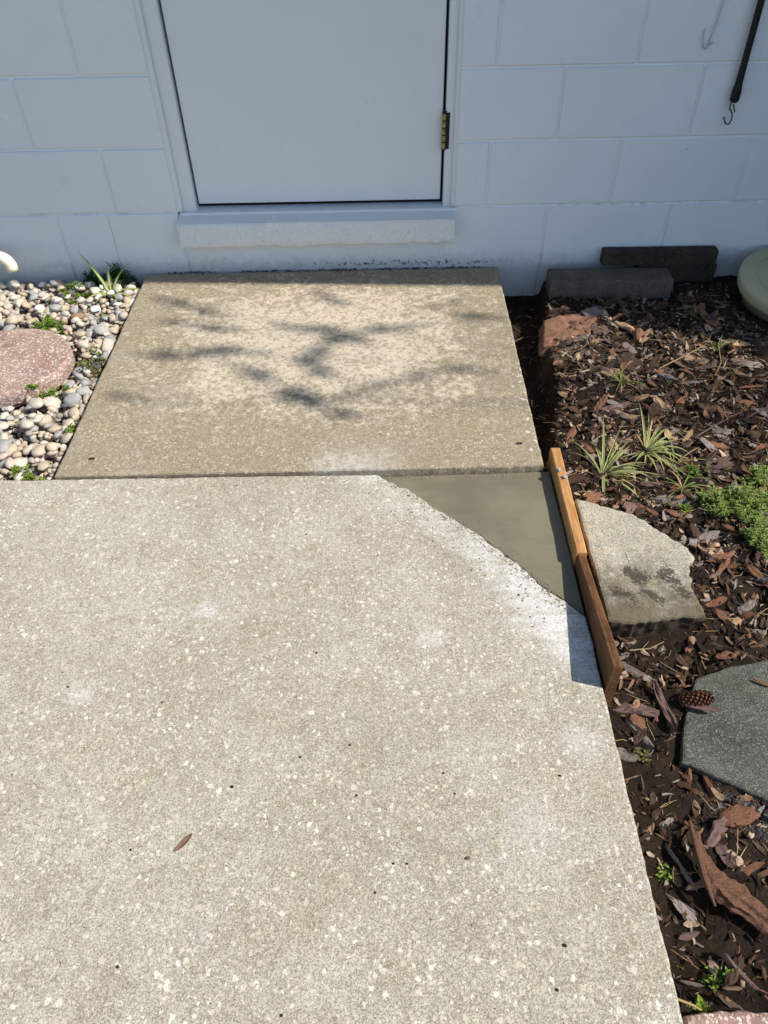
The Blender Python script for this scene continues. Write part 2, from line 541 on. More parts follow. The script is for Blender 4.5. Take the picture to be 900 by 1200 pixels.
def mat_leaf(name, a, c, stripe=None):
    b = NB(name, .55, .2)
    r = b.geo.outputs['Random Per Island']
    col = b.mix(r, a, c)
    if stripe:
        uv = b.n('ShaderNodeUVMap')
        sp = b.n('ShaderNodeSeparateXYZ')
        b.l(uv.outputs[0], sp.inputs[0])
        d = b.math('ABSOLUTE', b.math('SUBTRACT', sp.outputs[0], .5))
        col = b.mix(b.ramp(d, stripe[1], stripe[1] + .08, 0 if stripe[2] else 1, 1 if stripe[2] else 0), col, stripe[0])
    tr = b.n('ShaderNodeBsdfTranslucent')
    b.l(col, tr.inputs[0])
    mx = b.n('ShaderNodeMixShader')
    mx.inputs[0].default_value = .28
    out = b.t.nodes['Material Output']
    b.done(col)
    b.l(b.b.outputs[0], mx.inputs[1])
    b.l(tr.outputs[0], mx.inputs[2])
    b.l(mx.outputs[0], out.inputs[0])
    return b.m


M = {}
M['path'] = mat_path()
M['landing'] = mat_landing()
M['patch'] = mat_patch()
M['chunk'] = mat_chunk()
M['strip'] = mat_wood('fresh orange lumber', (0.54, 0.29, 0.115), (0.36, 0.17, 0.06))
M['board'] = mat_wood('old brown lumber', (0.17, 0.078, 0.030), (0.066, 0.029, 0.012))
M['soil'] = mat_soil()
M['litter'] = mat_litter()
M['gravel'] = mat_pebble_mix()
M['wall'] = mat_paint('pale grey masonry paint', (.68, .72, .755), .6, 95, .8, True, .0024)
M['mortar'] = mat_paint('painted mortar joint', (.76, .79, .81), .6, 260, .4)
M['sill'] = mat_paint('rough painted sill', (.68, .70, .71), .65, 130, .9, True, .004)
M['door'] = mat_paint('smooth grey door paint', (.66, .695, .72), .42, 30, .10, False, .002, True)
M['frame'] = mat_paint('grey door frame paint', (.67, .70, .72), .45, 60, .12, False)
M['black'] = mat_plain('black rubber', (.006, .006, .007), .6, .3)
M['seal'] = mat_plain('dark door seal', (.018, .017, .016), .8, .2)
M['steel'] = mat_plain('dark steel wire', (.05, .05, .055), .45, .5, .8)
M['wire'] = mat_plain('grey painted wire', (.42, .44, .46), .5, .4)
M['brass'] = mat_plain('tarnished brass', (.26, .22, .08), .45, .5, .5, .4, 90)
M['pvc'] = mat_plain('cream plastic pipe', (.80, .72, .55), .35, .45, 0, .04)
M['lid'] = mat_plain('sage green plastic', (.44, .41, .25), .5, .4, 0, .05, 12)
M['slate'] = mat_grey_agg('damp dark grey paver', (.050, .055, .044), (.095, .10, .080), (.24, .24, .21), .82, (.075, .08, .045))
M['paver'] = mat_grey_agg('weathered grey paver', (.075, .062, .050), (.125, .105, .085), (.20, .17, .14), .85)
M['pavdark'] = mat_grey_agg('blackened paver', (.022, .018, .014), (.050, .040, .028), (.12, .09, .05), .85)
M['red'] = mat_red_agg()
M['crumb'] = mat_plain('dry cement crumb', (.36, .36, .36), .9, .2, 0, .5, 500)
M['grit'] = mat_plain('sandy cement grit', (.24, .205, .145), .9, .2, 0, .5, 400)
M['cone'] = mat_plain('brown pine cone scales', (.14, .048, .022), .55, .4, 0, .5, 200)
M['seed'] = mat_plain('black seed husk', (.018, .013, .010), .7, .3)
M['dryleaf'] = mat_plain('dry brown leaf', (.16, .085, .05), .6, .3, 0, .3, 80)
M['straw'] = mat_plain('dry straw', (.34, .24, .11), .7, .3, 0, .3, 50)
M['twig'] = mat_plain('grey brown twig', (.16, .11, .075), .8, .2, 0, .3, 50)
M['weed'] = mat_leaf('bright weed leaf', (.10, .175, .022), (.22, .30, .045))
M['weeddark'] = mat_leaf('dark weed leaf', (.03, .075, .018), (.06, .12, .03))
M['moss'] = mat_leaf('olive weed leaf', (.11, .13, .03), (.20, .19, .07))
M['frond'] = mat_leaf('feathery bright green frond', (.13, .19, .035), (.30, .37, .10))
M['spider'] = mat_leaf('striped strap leaf', (.17, .26, .04), (.27, .34, .07), ((.55, .55, .27), .12, False))
M['varig'] = mat_leaf('white edged grass leaf', (.11, .19, .025), (.20, .27, .045), ((.60, .57, .30), .24, True))
M['grass'] = mat_leaf('thin green grass', (.12, .20, .035), (.25, .30, .08))
M['crown'] = mat_leaf('tree leaf', (.035, .07, .018), (.07, .11, .03))
M['trunk'] = mat_bark('tree bark', (.10, .075, .055), (.16, .13, .10), (.2, .17, .14))
M['shingle'] = mat_plain('grey roof shingle', (.16, .155, .15), .9, .2, 0, .3, 120)
M['lawn'] = mat_plain('rough lawn ground', (.09, .10, .045), .95, .1, 0, .4, 8)
M['base_gravel'] = mat_plain('sandy bed under gravel', (.10, .08, .06), .95, .1, 0, .5, 120)
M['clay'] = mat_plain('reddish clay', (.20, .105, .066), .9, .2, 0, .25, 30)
M['root'] = mat_bark('stringy reddish bark', (.16, .075, .042), (.25, .125, .072), (.36, .24, .16), 26)
BARK = {
    'reddish brown': mat_bark('reddish bark', (0.196, 0.087, 0.046), (0.304, 0.145, 0.081), (0.435, 0.261, 0.167)),
    'grey weathered': mat_bark('weathered grey bark', (0.203, 0.167, 0.145), (0.362, 0.304, 0.268), (0.580, 0.522, 0.464)),
    'pale tan': mat_bark('tan bark', (0.377, 0.225, 0.123), (0.551, 0.362, 0.217), (0.620, 0.493, 0.334)),
    'dark brown': mat_bark('dark bark', (0.058, 0.035, 0.023), (0.109, 0.062, 0.039), (0.203, 0.123, 0.080)),
    'purplish brown': mat_bark('purplish bark', (0.138, 0.081, 0.070), (0.217, 0.138, 0.116), (0.348, 0.246, 0.210)),
}
PEB = {
    'cream': mat_stone('cream pebble', (.44, .385, .305), (.58, .52, .43)),
    'tan': mat_stone('tan pebble', (.40, .315, .22), (.52, .425, .32)),
    'grey': mat_stone('grey pebble', (.26, .25, .24), (.40, .385, .36)),
    'white': mat_stone('chalk white pebble', (.62, .59, .54), (.76, .73, .68)),
    'pinkish': mat_stone('pinkish pebble', (.43, .335, .28), (.55, .45, .385)),
    'brown': mat_stone('brown pebble', (.22, .12, .07), (.33, .20, .12)),
    'slate dark': mat_stone('dark slate pebble', (.055, .06, .065), (.13, .135, .14)),
}

# ------------------------------------------------------------------ mesh helpers


def mesh(name, verts, faces, mat, smooth=False, uvs=None):
    me = bpy.data.meshes.new(name)
    me.from_pydata([tuple(v) for v in verts], [], faces)
    if mat is not None:
        for k in (mat if isinstance(mat, (list, tuple)) else [mat]):
            me.materials.append(k)
    if uvs is not None:
        ul = me.uv_layers.new(name='UVMap')
        for lp in me.loops:
            ul.data[lp.index].uv = uvs[lp.vertex_index]
    if smooth:
        me.polygons.foreach_set('use_smooth', [True] * len(me.polygons))
    me.update()
    return me


def link(name, me, loc=(0, 0, 0), parent=None, rot=(0, 0, 0), sc=(1, 1, 1)):
    o = bpy.data.objects.new(name, me)
    o.location = loc
    o.rotation_euler = rot
    o.scale = sc
    COL.objects.link(o)
    if parent is not None:
        o.parent = parent
    return o


def tag(o, label=None, cat=None, group=None, kind=None):
    if label:
        o['label'] = label
    if cat:
        o['category'] = cat
    if group:
        o['group'] = group
    if kind:
        o['kind'] = kind
    return o


def thing(name, loc, label, cat, group=None):
    o = bpy.data.objects.new(name, None)
    o.empty_display_size = .05
    o.location = loc
    COL.objects.link(o)
    return tag(o, label, cat, group)


class G:
    """collects faces for one mesh"""

    def __init__(s):
        s.v = []
        s.f = []
        s.uv = []

    def add(s, vs, fs, uv=None):
        k = len(s.v)
        s.v += [Vector(v) for v in vs]
        s.f += [tuple(i + k for i in f) for f in fs]
        s.uv += uv if uv else [(0, 0)] * len(vs)

    def box(s, a, b, bev=0.0):
        x0, y0, z0 = a
        x1, y1, z1 = b
        if bev <= 0:
            s.add([(x0, y0, z0), (x1, y0, z0), (x1, y1, z0), (x0, y1, z0), (x0, y0, z1), (x1, y0, z1), (x1, y1, z1), (x0, y1, z1)],
                  [(0, 3, 2, 1), (4, 5, 6, 7), (0, 1, 5, 4), (1, 2, 6, 5), (2, 3, 7, 6), (3, 0, 4, 7)])
        else:
            e = bev
            vs = []
            for (X, ex) in ((x0, e), (x1, -e)):
                for (Y, ey) in ((y0, e), (y1, -e)):
                    for (Z, ez) in ((z0, e), (z1, -e)):
                        vs += [(X, Y + ey, Z + ez), (X + ex, Y, Z + ez), (X + ex, Y + ey, Z)]
            def i(a, b, c, k):
                return ((a * 2 + b) * 2 + c) * 3 + k
            fs = [(i(0, 0, 0, 0), i(0, 0, 1, 0), i(0, 1, 1, 0), i(0, 1, 0, 0)), (i(1, 0, 0, 0), i(1, 1, 0, 0), i(1, 1, 1, 0), i(1, 0, 1, 0)),
                  (i(0, 0, 0, 1), i(1, 0, 0, 1), i(1, 0, 1, 1), i(0, 0, 1, 1)), (i(0, 1, 0, 1), i(0, 1, 1, 1), i(1, 1, 1, 1), i(1, 1, 0, 1)),
                  (i(0, 0, 0, 2), i(0, 1, 0, 2), i(1, 1, 0, 2), i(1, 0, 0, 2)), (i(0, 0, 1, 2), i(1, 0, 1, 2), i(1, 1, 1, 2), i(0, 1, 1, 2))]
            for a_ in (0, 1):
                for b_ in (0, 1):
                    fs.append((i(a_, b_, 0, 0), i(a_, b_, 0, 1), i(a_, b_, 1, 1), i(a_, b_, 1, 0)))
                    fs.append((i(a_, 0, b_, 0), i(a_, 0, b_, 2), i(a_, 1, b_, 2), i(a_, 1, b_, 0)))
                    fs.append((i(0, a_, b_, 1), i(0, a_, b_, 2), i(1, a_, b_, 2), i(1, a_, b_, 1)))
                    for c_ in (0, 1):
                        fs.append((i(a_, b_, c_, 0), i(a_, b_, c_, 1), i(a_, b_, c_, 2)))
            s.add(vs, fs)

    def tube(s, pts, rad, n=8, caps=True):
        pts = [Vector(p) for p in pts]
        if not isinstance(rad, (list, tuple)):
            rad = [rad] * len(pts)
        vs = []
        prev = None
        for k, p in enumerate(pts):
            t = (pts[min(k + 1, len(pts) - 1)] - pts[max(k - 1, 0)]).normalized()
            if prev is None:
                a = t.orthogonal().normalized()
            else:
                a = (prev - t * prev.dot(t)).normalized()
            prev = a
            b = t.cross(a)
            for i in range(n):
                q = 2 * math.pi * i / n
                vs.append(p + (a * math.cos(q) + b * math.sin(q)) * rad[k])
        fs = []
        for k in range(len(pts) - 1):
            for i in range(n):
                fs.append((k * n + i, k * n + (i + 1) % n, (k + 1) * n + (i + 1) % n, (k + 1) * n + i))
        if caps:
            fs.append(tuple(range(n))[::-1])
            fs.append(tuple((len(pts) - 1) * n + i for i in range(n)))
        s.add(vs, fs)

    def obj(s, name, mat, parent=None, loc=None, smooth=False, uv=False):
        """loc: origin of the object; the vertices given are world positions"""
        vs = s.v
        if loc is not None:
            loc = Vector(loc)
            vs = [v - loc for v in vs]
        me = mesh(name, vs, s.f, mat, smooth, s.uv if uv else None)
        o = link(name, me, (0, 0, 0) if loc is None else loc, None)
        if parent is not None:
            o.parent = parent
            o.matrix_parent_inverse = Matrix.Translation(-parent.location)
        return o


def resample(poly, step, jit, r):
    """closed outline -> short segments with an uneven edge"""
    out = []
    n = len(poly)
    for k in range(n):
        a = Vector(poly[k][:2]); b = Vector(poly[(k + 1) % n][:2])
        j = poly[k][2] if len(poly[k]) > 2 else jit
        L = (b - a).length
        m_ = max(1, int(L / step))
        nn = Vector((b.y - a.y, a.x - b.x)).normalized()
        for i in range(m_):
            p = a.lerp(b, i / m_)
            if i > 0:
                p = p + nn * (noise.noise(Vector((p.x * 18, p.y * 18, 3))) * j * 1.6 + r.uniform(-j, j) * .6)
            out.append(p)
    return out


def prism(poly, zt, zb, bev=.004, step=.02, jit=.001, seed=1, fan=False, sideflare=0.0, rough=0.0):
    """counter-clockwise outline -> solid with a worn top arris; returns G"""
    r = random.Random(seed)
    P = resample(poly, step, jit, r)
    n = len(P)
    N = []
    for k in range(n):
        d = (P[(k + 1) % n] - P[k - 1])
        N.append(Vector((d.y, -d.x)).normalized())
    g = G()
    zt_ = zt if callable(zt) else (lambda x, y: zt)
    rings = []
    rings.append([(p.x + q.x * sideflare, p.y + q.y * sideflare, zb) for p, q in zip(P, N)])
    rings.append([(p.x, p.y, zt_(p.x, p.y) - bev * r.uniform(.8, 1.3)) for p in P])
    rings.append([(p.x - q.x * bev * .4, p.y - q.y * bev * .4, zt_(p.x, p.y) - bev * .3) for p, q in zip(P, N)])
    rings.append([(p.x - q.x * bev * 1.3, p.y - q.y * bev * 1.3, zt_(p.x, p.y)) for p, q in zip(P, N)])
    if rough:
        mids = []
        for w_ in range(1, 7):
            t_ = w_ / 7
            ring = []
            for i, (p, q) in enumerate(zip(P, N)):
                zz_ = zb + (zt_(p.x, p.y) - bev - zb) * t_
                d_ = rough * (noise.noise(Vector((p.x * 55, p.y * 55, zz_ * 55))) + .7 * noise.noise(Vector((p.x * 150, p.y * 150, zz_ * 150)))) - rough * .8 * math.sin(t_ * math.pi)
                ring.append((p.x + q.x * (d_ + sideflare * (1 - t_)), p.y + q.y * (d_ + sideflare * (1 - t_)), zz_))
            mids.append(ring)
        rings[1:1] = mids
    NR = len(rings)
    vs = [v for ring in rings for v in ring]
    fs = []
    for k in range(NR - 1):
        for i in range(n):
            fs.append((k * n + i, k * n + (i + 1) % n, (k + 1) * n + (i + 1) % n, (k + 1) * n + i))
    if fan:
        cx = sum(p.x for p in P) / n; cy = sum(p.y for p in P) / n
        for q in range(1, 7):
            f_ = 1 - q / 7
            base_k = len(vs) - n
            for (x, y, z) in rings[-1]:
                X, Y = cx + (x - cx) * f_, cy + (y - cy) * f_
                vs.append((X, Y, zt_(X, Y)))
            for i in range(n):
                fs.append((base_k + i, base_k + (i + 1) % n, base_k + n + (i + 1) % n, base_k + n + i))
    fs.append(tuple(len(vs) - n + i for i in range(n)))
    fs.append(tuple(range(n))[::-1])
    g.add(vs, fs)
    return g


def inpoly_(x, y, poly):
    c_ = False
    for k in range(len(poly)):
        a, b = poly[k], poly[k - 1]
        if (a[1] > y) != (b[1] > y) and x < (b[0] - a[0]) * (y - a[1]) / (b[1] - a[1]) + a[0]:
            c_ = not c_
    return c_


def fbm(x, y, s, seed=0.0):
    return noise.fractal(Vector((x * s, y * s, seed)), 1.0, 2.0, 4)


# ------------------------------------------------------------------ the setting
g = G()
g.add([(-300, -300, -.25), (300, -300, -.25), (300, 300, -.25), (-300, 300, -.25)], [(0, 1, 2, 3)])
tag(g.obj('ground', M['lawn']), kind='structure')

XL, XR = -1.372, -0.146
# landing slab in front of the door
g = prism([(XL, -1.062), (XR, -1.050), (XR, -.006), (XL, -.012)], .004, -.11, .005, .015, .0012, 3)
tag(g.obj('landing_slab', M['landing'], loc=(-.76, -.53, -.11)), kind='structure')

# the long path slab with its broken corner
diag = []
for k in range(1, 22):
    t = k / 22
    p = PA.lerp(PB, t)
    n_ = Vector((PB.y - PA.y, PA.x - PB.x)).normalized()
    p += n_ * (0.013 * noise.noise(Vector((t * 5.2, 1.7, 0))) + .006 * noise.noise(Vector((t * 19, 4.1, 0)))
               + .016 * math.sin(t * math.pi * 1.0) * -1 * (1 if t < .7 else (1 - t) / .3))
    diag.append(p)
PATH = [(-4.2, -4.6), (-.131, -4.6), (-.131, PB.y)] + [(p.x, p.y, .005) for p in reversed(diag)] + [(PA.x, -1.070), (-4.2, -1.070)]
g = prism(PATH, 0.0, -.11, .004, .009, .0012, 5)
tag(g.obj('path', M['path'], loc=(-1.5, -2.5, -.11)), kind='structure')

# fresh concrete patch
PT = [(p.x + .0015, p.y + .0015, .0006) for p in diag] + [(PB.x + .002, PB.y + .004), (-.1315, PB.y + .02), (-.1315, -1.0545), (PA.x + .01, -1.066)]
g = prism(PT, lambda x, y: -.0025 - .011 * max(0, min(1, (y + 1.35) / .28)), -.10, .0022, .012, .0006, 8)
o = g.obj('concrete_patch', M['patch'], loc=(-.28, -1.2, -.10))
tag(o, 'smooth damp grey green fresh concrete filling the broken triangular corner of the path', 'concrete patch')


def bank_x(y):
    """right lip of the dug trench beside the landing slab"""
    pts = [(0.1, .04), (-.15, .012), (-.26, -.008), (-.40, -.026), (-.587, -.034), (-.714, -.045), (-.83, -.075), (-1.0, -.10), (-9, -.10)]
    for (a, xa), (b, xb) in zip(pts, pts[1:]):
        if y >= b:
            return xa + (xb - xa) * (a - y) / (a - b)
    return -.1


def sstep(a, b, x):
    t = max(0, min(1, (x - a) / (b - a)))
    return t * t * (3 - 2 * t)


SZ = -.056
SL = [at(x, y, SZ).to_2d() for x, y in ((798, 893), (836, 909))] + [Vector((.20, -1.925)), Vector((.36, -1.80)), Vector((.34, -1.60))] + [at(x, y, SZ).to_2d() for x, y in ((900, 772), (850, 782), (815, 795), (803, 838))]
_sc = sum((p for p in SL), Vector((0, 0))) / len(SL)
SLW = [_sc + (p - _sc) * 1.07 for p in SL]


def soil_h(x, y):
    h = -.050 + .016 * fbm(x, y, 5, 1.3) + .010 * fbm(x, y, 18, 5.1) + .004 * fbm(x, y, 60, 2.2)
    h += -.018 * sstep(-1.45, -1.75, y)
    if y > -1.02:
        bx = bank_x(y) + .008 * fbm(x, y, 12, 7.7)
        dep = sstep(-1.02, -.86, y) * sstep(0.02, -.03, y) * .4 + sstep(-1.02, -.86, y) * .6
        h = h * sstep(bx - .022, bx + .004, x) + (1 - sstep(bx - .022, bx + .004, x)) * (h + (-.135 - h) * dep)
    # pocket in front of the broken chunk
    q = math.hypot((x - .02) / .17, (y + 1.575) / .09)
    h -= .040 * (1 - sstep(.35, 1.15, q))
    if inpoly_(x, y, SLW):          # the flat paver is bedded in the soil
        h = min(h, SZ - .007)
    return h


def grid(name, x0, x1, y0, y1, step, fn, mat, kind='structure'):
    nx = int((x1 - x0) / step) + 1
    ny = int((y1 - y0) / step) + 1
    vs = []
    for j in range(ny):
        for i in range(nx):
            x = x0 + i * step; y = y0 + j * step
            vs.append((x, y, fn(x, y)))
    fs = [(j * nx + i, j * nx + i + 1, (j + 1) * nx + i + 1, (j + 1) * nx + i) for j in range(ny - 1) for i in range(nx - 1)]
    g_ = G(); g_.add(vs, fs)
    o_ = g_.obj(name, mat, loc=(x0, y0, -.1), smooth=True)
    return tag(o_, kind=kind)


grid('soil', -.150, 1.55, -3.0, .012, .0115, soil_h, M['soil'])
gravel_h = lambda x, y: -.062 + .006 * fbm(x, y, 9, 3.0)
grid('gravel_bed', -3.2, -1.365, -1.075, .012, .04, gravel_h, M['base_gravel'])

# ------------------------------------------------------------------ the house
house = thing('house', (-.75, 0, -.1), 'pale grey painted concrete block house wall with a plain door behind the landing slab', 'house')
BW, BH = .4064, .2032
ZJ = .2136
DL, DR = -1.222, -.3035           # door opening in the block wall
SILL_B, SILL_T = .112, .205
g = G()
for (a, b, z0, z1) in ((-4.5, DL, -.24, 2.45), (DR, 5.5, -.24, 2.45), (DL, DR, -.24, .20), (DL, DR, 2.26, 2.45)):
    g.box((a, .0048, z0), (b, .19, z1))
wall = g.obj('wall', M['mortar'], house, loc=house.location)
# side and back of the house so that the roof stands on something
blk = {}
rb = random.Random(11)
for row in range(-1, 7):
    z0 = ZJ + row * BH
    off = .0 if row % 2 else .5
    for i in range(-8, 9):
        x0 = (i + off) * BW
        spans = [(x0, x0 + BW)]
        if row == -1 and i in (-2, -1):
            continue
        if row == -1 and i == -3:
            spans = [(x0, 0.0)]
        if row >= 0:
            cut = []
            for (a, b) in spans:
                if b <= DL or a >= DR:
                    cut.append((a, b))
                else:
                    if a < DL:
                        cut.append((a, DL + .0046))
                    if b > DR:
                        cut.append((DR - .0046, b))
            spans = cut
        else:
            # the bottom course is cracked beside the door and plain beneath the sill
            cut = []
            for (a, b) in spans:
                ck = atw(134.5, 285).x
                if a < ck < b:
                    cut += [(a, ck + .003), (ck - .003, b)]
                else:
                    cut.append((a, b))
            spans = cut
        for (a, b) in spans:
            if b - a < .03 or a > 2.6:
                continue
            jx = .0034
            zb = z0 + .0036 if row >= 0 else -.2
            g = G()
            y0 = -rb.uniform(.0, .0016)
            g.box((a + jx, y0, zb), (b - jx, .06, z0 + BH - .0036), .0028)
            g.obj('concrete_block', M['wall'], wall, loc=((a + b) / 2, 0, z0))

# door frame: two jambs with a stop, a head
fr = G()
FY = .018
ZT = 2.22
g = G()
JL = atw(232, 237, .04).x; JR = atw(517, 235, .04).x       # door edges
for (a, b) in ((DL + .004, JL - .004), (JR + .004, DR - .004)):
    g.box((a, FY, .196), (b, .15, ZT + .04), .004)
g.box((JL - .004, FY + .002, ZT), (JR + .004, .15, ZT + .038), .003)
# caulk fillets where the frame meets the blocks
g.box((DL - .004, .006, .210), (DL + .018, FY - .003, ZT), .004)
g.box((DR - .014, .008, .210), (DR + .003, FY - .003, ZT), .004)
frame = g.obj('door_frame', M['frame'], house, loc=(DL, 0, .2))
g = G()
g.box((JL - .003, .075, .20), (JL + .004, .095, ZT), 0)
g.box((JR - .004, .075, .20), (JR + .003, .095, ZT), 0)
g.box((JL - .003, .060, .2005), (JR + .003, .095, .222), 0)
g.obj('weather_seal', M['seal'], frame, loc=(DL, 0, .2))
g = G()
g.box((JL + .0035, .036, .2255), (JR - .0045, .080, ZT - .004), .002)
door = g.obj('door', M['door'], house, loc=(JL, .06, .22))
for zc in (atw(518, 152, .03).z, 1.3, 2.02):
    h = G()
    n_k = 5
    L = .105
    for k in range(n_k):
        z0 = zc - L / 2 + k * L / n_k
        h.tube([(JR - .001, .020, z0 + .001), (JR - .001, .020, z0 + L / n_k - .003)], .0075, 10)
    hm = h.obj('hinge', M['brass'], door, loc=(JR, .03, zc))
    p = G()
    p.tube([(JR - .001, .020, zc - L / 2 - .004), (JR - .001, .020, zc + L / 2 + .004)], .0064, 8)
    p.box((JR + .001, .0155, zc - L / 2), (JR + .016, .0178, zc + L / 2))
    k_ = p.obj('hinge_pin', M['seal'], door, loc=(JR, .03, zc))
# cast sill: rough front, wavy lower lip, sloping top
SX0, SX1, SY = -1.220, -.3065, -.045
g = G()
nx = 240
prof = []
rs = random.Random(4)
for i in range(nx + 1):
    t = i / nx
    x = SX0 + (SX1 - SX0) * t
    lip = SILL_B - .006 + .006 * t + .009 * noise.noise(Vector((x * 9, 0, 1))) + .007 * noise.noise(Vector((x * 37, 0, 5)))
    if t < .12:
        lip -= .004 * noise.noise(Vector((x * 60, 3, 0)))
    fy = SY + .002 * noise.noise(Vector((x * 14, 7, 0)))
    top = SILL_T - .012 + .0015 * noise.noise(Vector((x * 11, 2, 9)))
    prof.append([(x, .07, SILL_T + .0015), (x, .0, SILL_T - .002), (x, fy + .010, top), (x, fy + .003, top - .002), (x, fy, top - .008)] +
                [(x, fy - .001 + .0042 * noise.noise(Vector((x * 45, w_ * 4, 3))) + .0030 * noise.noise(Vector((x * 130, w_ * 9, 8))), top - .010 + (lip - top + .018) * w_ / 7) for w_ in range(1, 7)] +
                [(x, fy + .001, lip + .006), (x, fy + .006, lip), (x, .003, lip + .004)])
k = len(prof[0])
vs = [v for p in prof for v in p]
fs = [(i * k + j, (i + 1) * k + j, (i + 1) * k + j + 1, i * k + j + 1) for i in range(nx) for j in range(k - 1)]
fs = [f[::-1] for f in fs]
fs += [tuple(range(k)), tuple(nx * k + j for j in range(k))[::-1]]
g.add(vs, fs)
sill = g.obj('door_sill', M['sill'], house, loc=(-.76, 0, .1), smooth=False)
# roof overhang that keeps the wall in shade
ZE = 2.40
kx, ky = AZ.x * ZE / math.tan(EL), AZ.y * ZE / math.tan(EL)


def eave_y(x):       # the shadow edge on the slab carried up to the eave along the sun
    return -.1095 - .0555 * ((x - kx) + .735) + ky


g = G()
for (x0, x1) in ((-4.4, 5.4),):
    a0, a1 = eave_y(x0), eave_y(x1)
    g.add([(x0, a0, ZE), (x1, a1, ZE), (x1, .16, ZE + .012), (x0, .16, ZE + .012), (x0, a0, ZE + .15), (x1, a1, ZE + .15), (x1, 4.0, ZE + 1.5), (x0, 4.0, ZE + 1.5), (x1, 4.0, ZE + 1.3), (x0, 4.0, ZE + 1.3)],
          [(0, 3, 2, 1), (0, 1, 5, 4), (4, 5, 6, 7), (3, 9, 8, 2), (9, 7, 6, 8), (1, 2, 8, 6, 5), (0, 4, 7, 9, 3)])
g.obj('roof', M['shingle'], house, loc=(0, -.5, ZE))

# ------------------------------------------------------------------ form boards along the path edge
t = Vector((-.1165, -1.19, -.06))
g = G()
a = at(645, 524.5, .020); b = at(671.5, 648, .036)
xs = .0245
P0 = Vector((a.x, a.y)); P1 = Vector((b.x, b.y))
vs = []
for (p, zt) in ((P0, .019), (P1, .036)):
    for dx in (0, xs):
        vs += [(max(p.x, -.1298) + dx, p.y, -.05), (max(p.x, -.1298) + dx, p.y, zt)]
# rounded arris along the top by an extra strip
v2 = []
for k in range(15):
    u = k / 14
    x0 = -.1296 + .001 * math.sin(u * 3) ; y = P0.y + (P1.y - P0.y) * u
    x0 = max(P0.x, -.1296) * (1 - u) + max(P1.x, -.1296) * u
    zt = .019 + .017 * u + .0006 * math.sin(u * 22)
    w_ = xs - .001 * u
    v2 += [(x0, y, -.05), (x0, y, zt - .0025), (x0 + .0025, y, zt), (x0 + w_ - .0025, y, zt), (x0 + w_, y, zt - .0025), (x0 + w_, y, -.05)]
fs = []
for k in range(14):
    for j in range(6):
        fs.append((k * 6 + j, k * 6 + (j + 1) % 6, (k + 1) * 6 + (j + 1) % 6, (k + 1) * 6 + j))
fs += [tuple(range(6))[::-1], tuple(14 * 6 + j for j in range(6))]
g.add(v2, fs)
o = g.obj('form_board', M['strip'], loc=t)
tag(o, 'fresh orange lumber strip set on edge along the fresh concrete patch', 'board', 'form boards at the path edge')
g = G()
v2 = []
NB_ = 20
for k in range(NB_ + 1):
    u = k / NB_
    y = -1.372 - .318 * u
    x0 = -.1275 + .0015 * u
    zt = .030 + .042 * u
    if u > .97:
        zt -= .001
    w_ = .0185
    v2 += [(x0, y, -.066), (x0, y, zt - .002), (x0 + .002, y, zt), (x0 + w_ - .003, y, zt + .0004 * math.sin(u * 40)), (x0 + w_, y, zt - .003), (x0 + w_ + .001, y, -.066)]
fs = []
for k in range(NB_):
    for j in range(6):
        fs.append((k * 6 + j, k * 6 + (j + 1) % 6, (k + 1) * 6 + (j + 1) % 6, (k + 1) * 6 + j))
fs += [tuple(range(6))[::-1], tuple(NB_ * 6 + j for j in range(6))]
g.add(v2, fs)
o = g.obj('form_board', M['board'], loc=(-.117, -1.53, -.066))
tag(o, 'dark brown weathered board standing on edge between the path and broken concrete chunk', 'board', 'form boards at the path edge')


# ------------------------------------------------------------------ lumps
def ico(sub):
    import bmesh
    bm = bmesh.new()
    bmesh.ops.create_icosphere(bm, subdivisions=sub, radius=1)
    vs = [v.co.copy() for v in bm.verts]
    fs = [tuple(v.index for v in f.verts) for f in bm.faces]
    bm.free()
    return vs, fs


ICO2 = ico(2)
ICO3 = ico(3)
ICO1 = ico(1)


def lump(base, seed, amp=.2, freq=1.2, flat=0.0):
    vs, fs = base
    out = []
    for v in vs:
        k = 1 + amp * noise.noise(v * freq + Vector((seed * 7.1, seed * 3.3, seed))) + amp * .35 * noise.noise(v * freq * 2.7 + Vector((seed, 9, seed)))
        p = v * k
        # flattened facets make it a worn stone, not a ball
        for q in range(3):
            rr = random.Random(seed * 31 + q)
            nn = Vector((rr.gauss(0, 1), rr.gauss(0, 1), rr.gauss(0, 1))).normalized()
            d = p.dot(nn)
            lim = rr.uniform(.62, .9)
            if d > lim:
                p = p - nn * (d - lim) * (.55 + flat)
        out.append(p)
    return out, fs


for px, py, s_, nm in ((657, 549, .0062, 'crumbly grey blob of dried cement on the orange lumber strip'), (663.5, 559, .0050, 'smaller grey cement crumb below another on orange strip')):
    p = at(px, py, .030)
    g = G()
    for q in range(4):
        vs, fs = lump(ICO2, px + q, .5, 2.2)
        dd = Vector((rnd.uniform(-.8, .8), rnd.uniform(-1, 1), 0)) * s_ * 1.3
        g.add([Vector((v.x, v.y, v.z * .7)) * s_ * rnd.uniform(.35, .95) + dd + p + Vector((0, 0, s_ * -.1)) for v in vs], fs)
    tag(g.obj('cement_crumb', M['crumb'], loc=p), nm, 'cement crumb', 'cement crumbs on the strip')

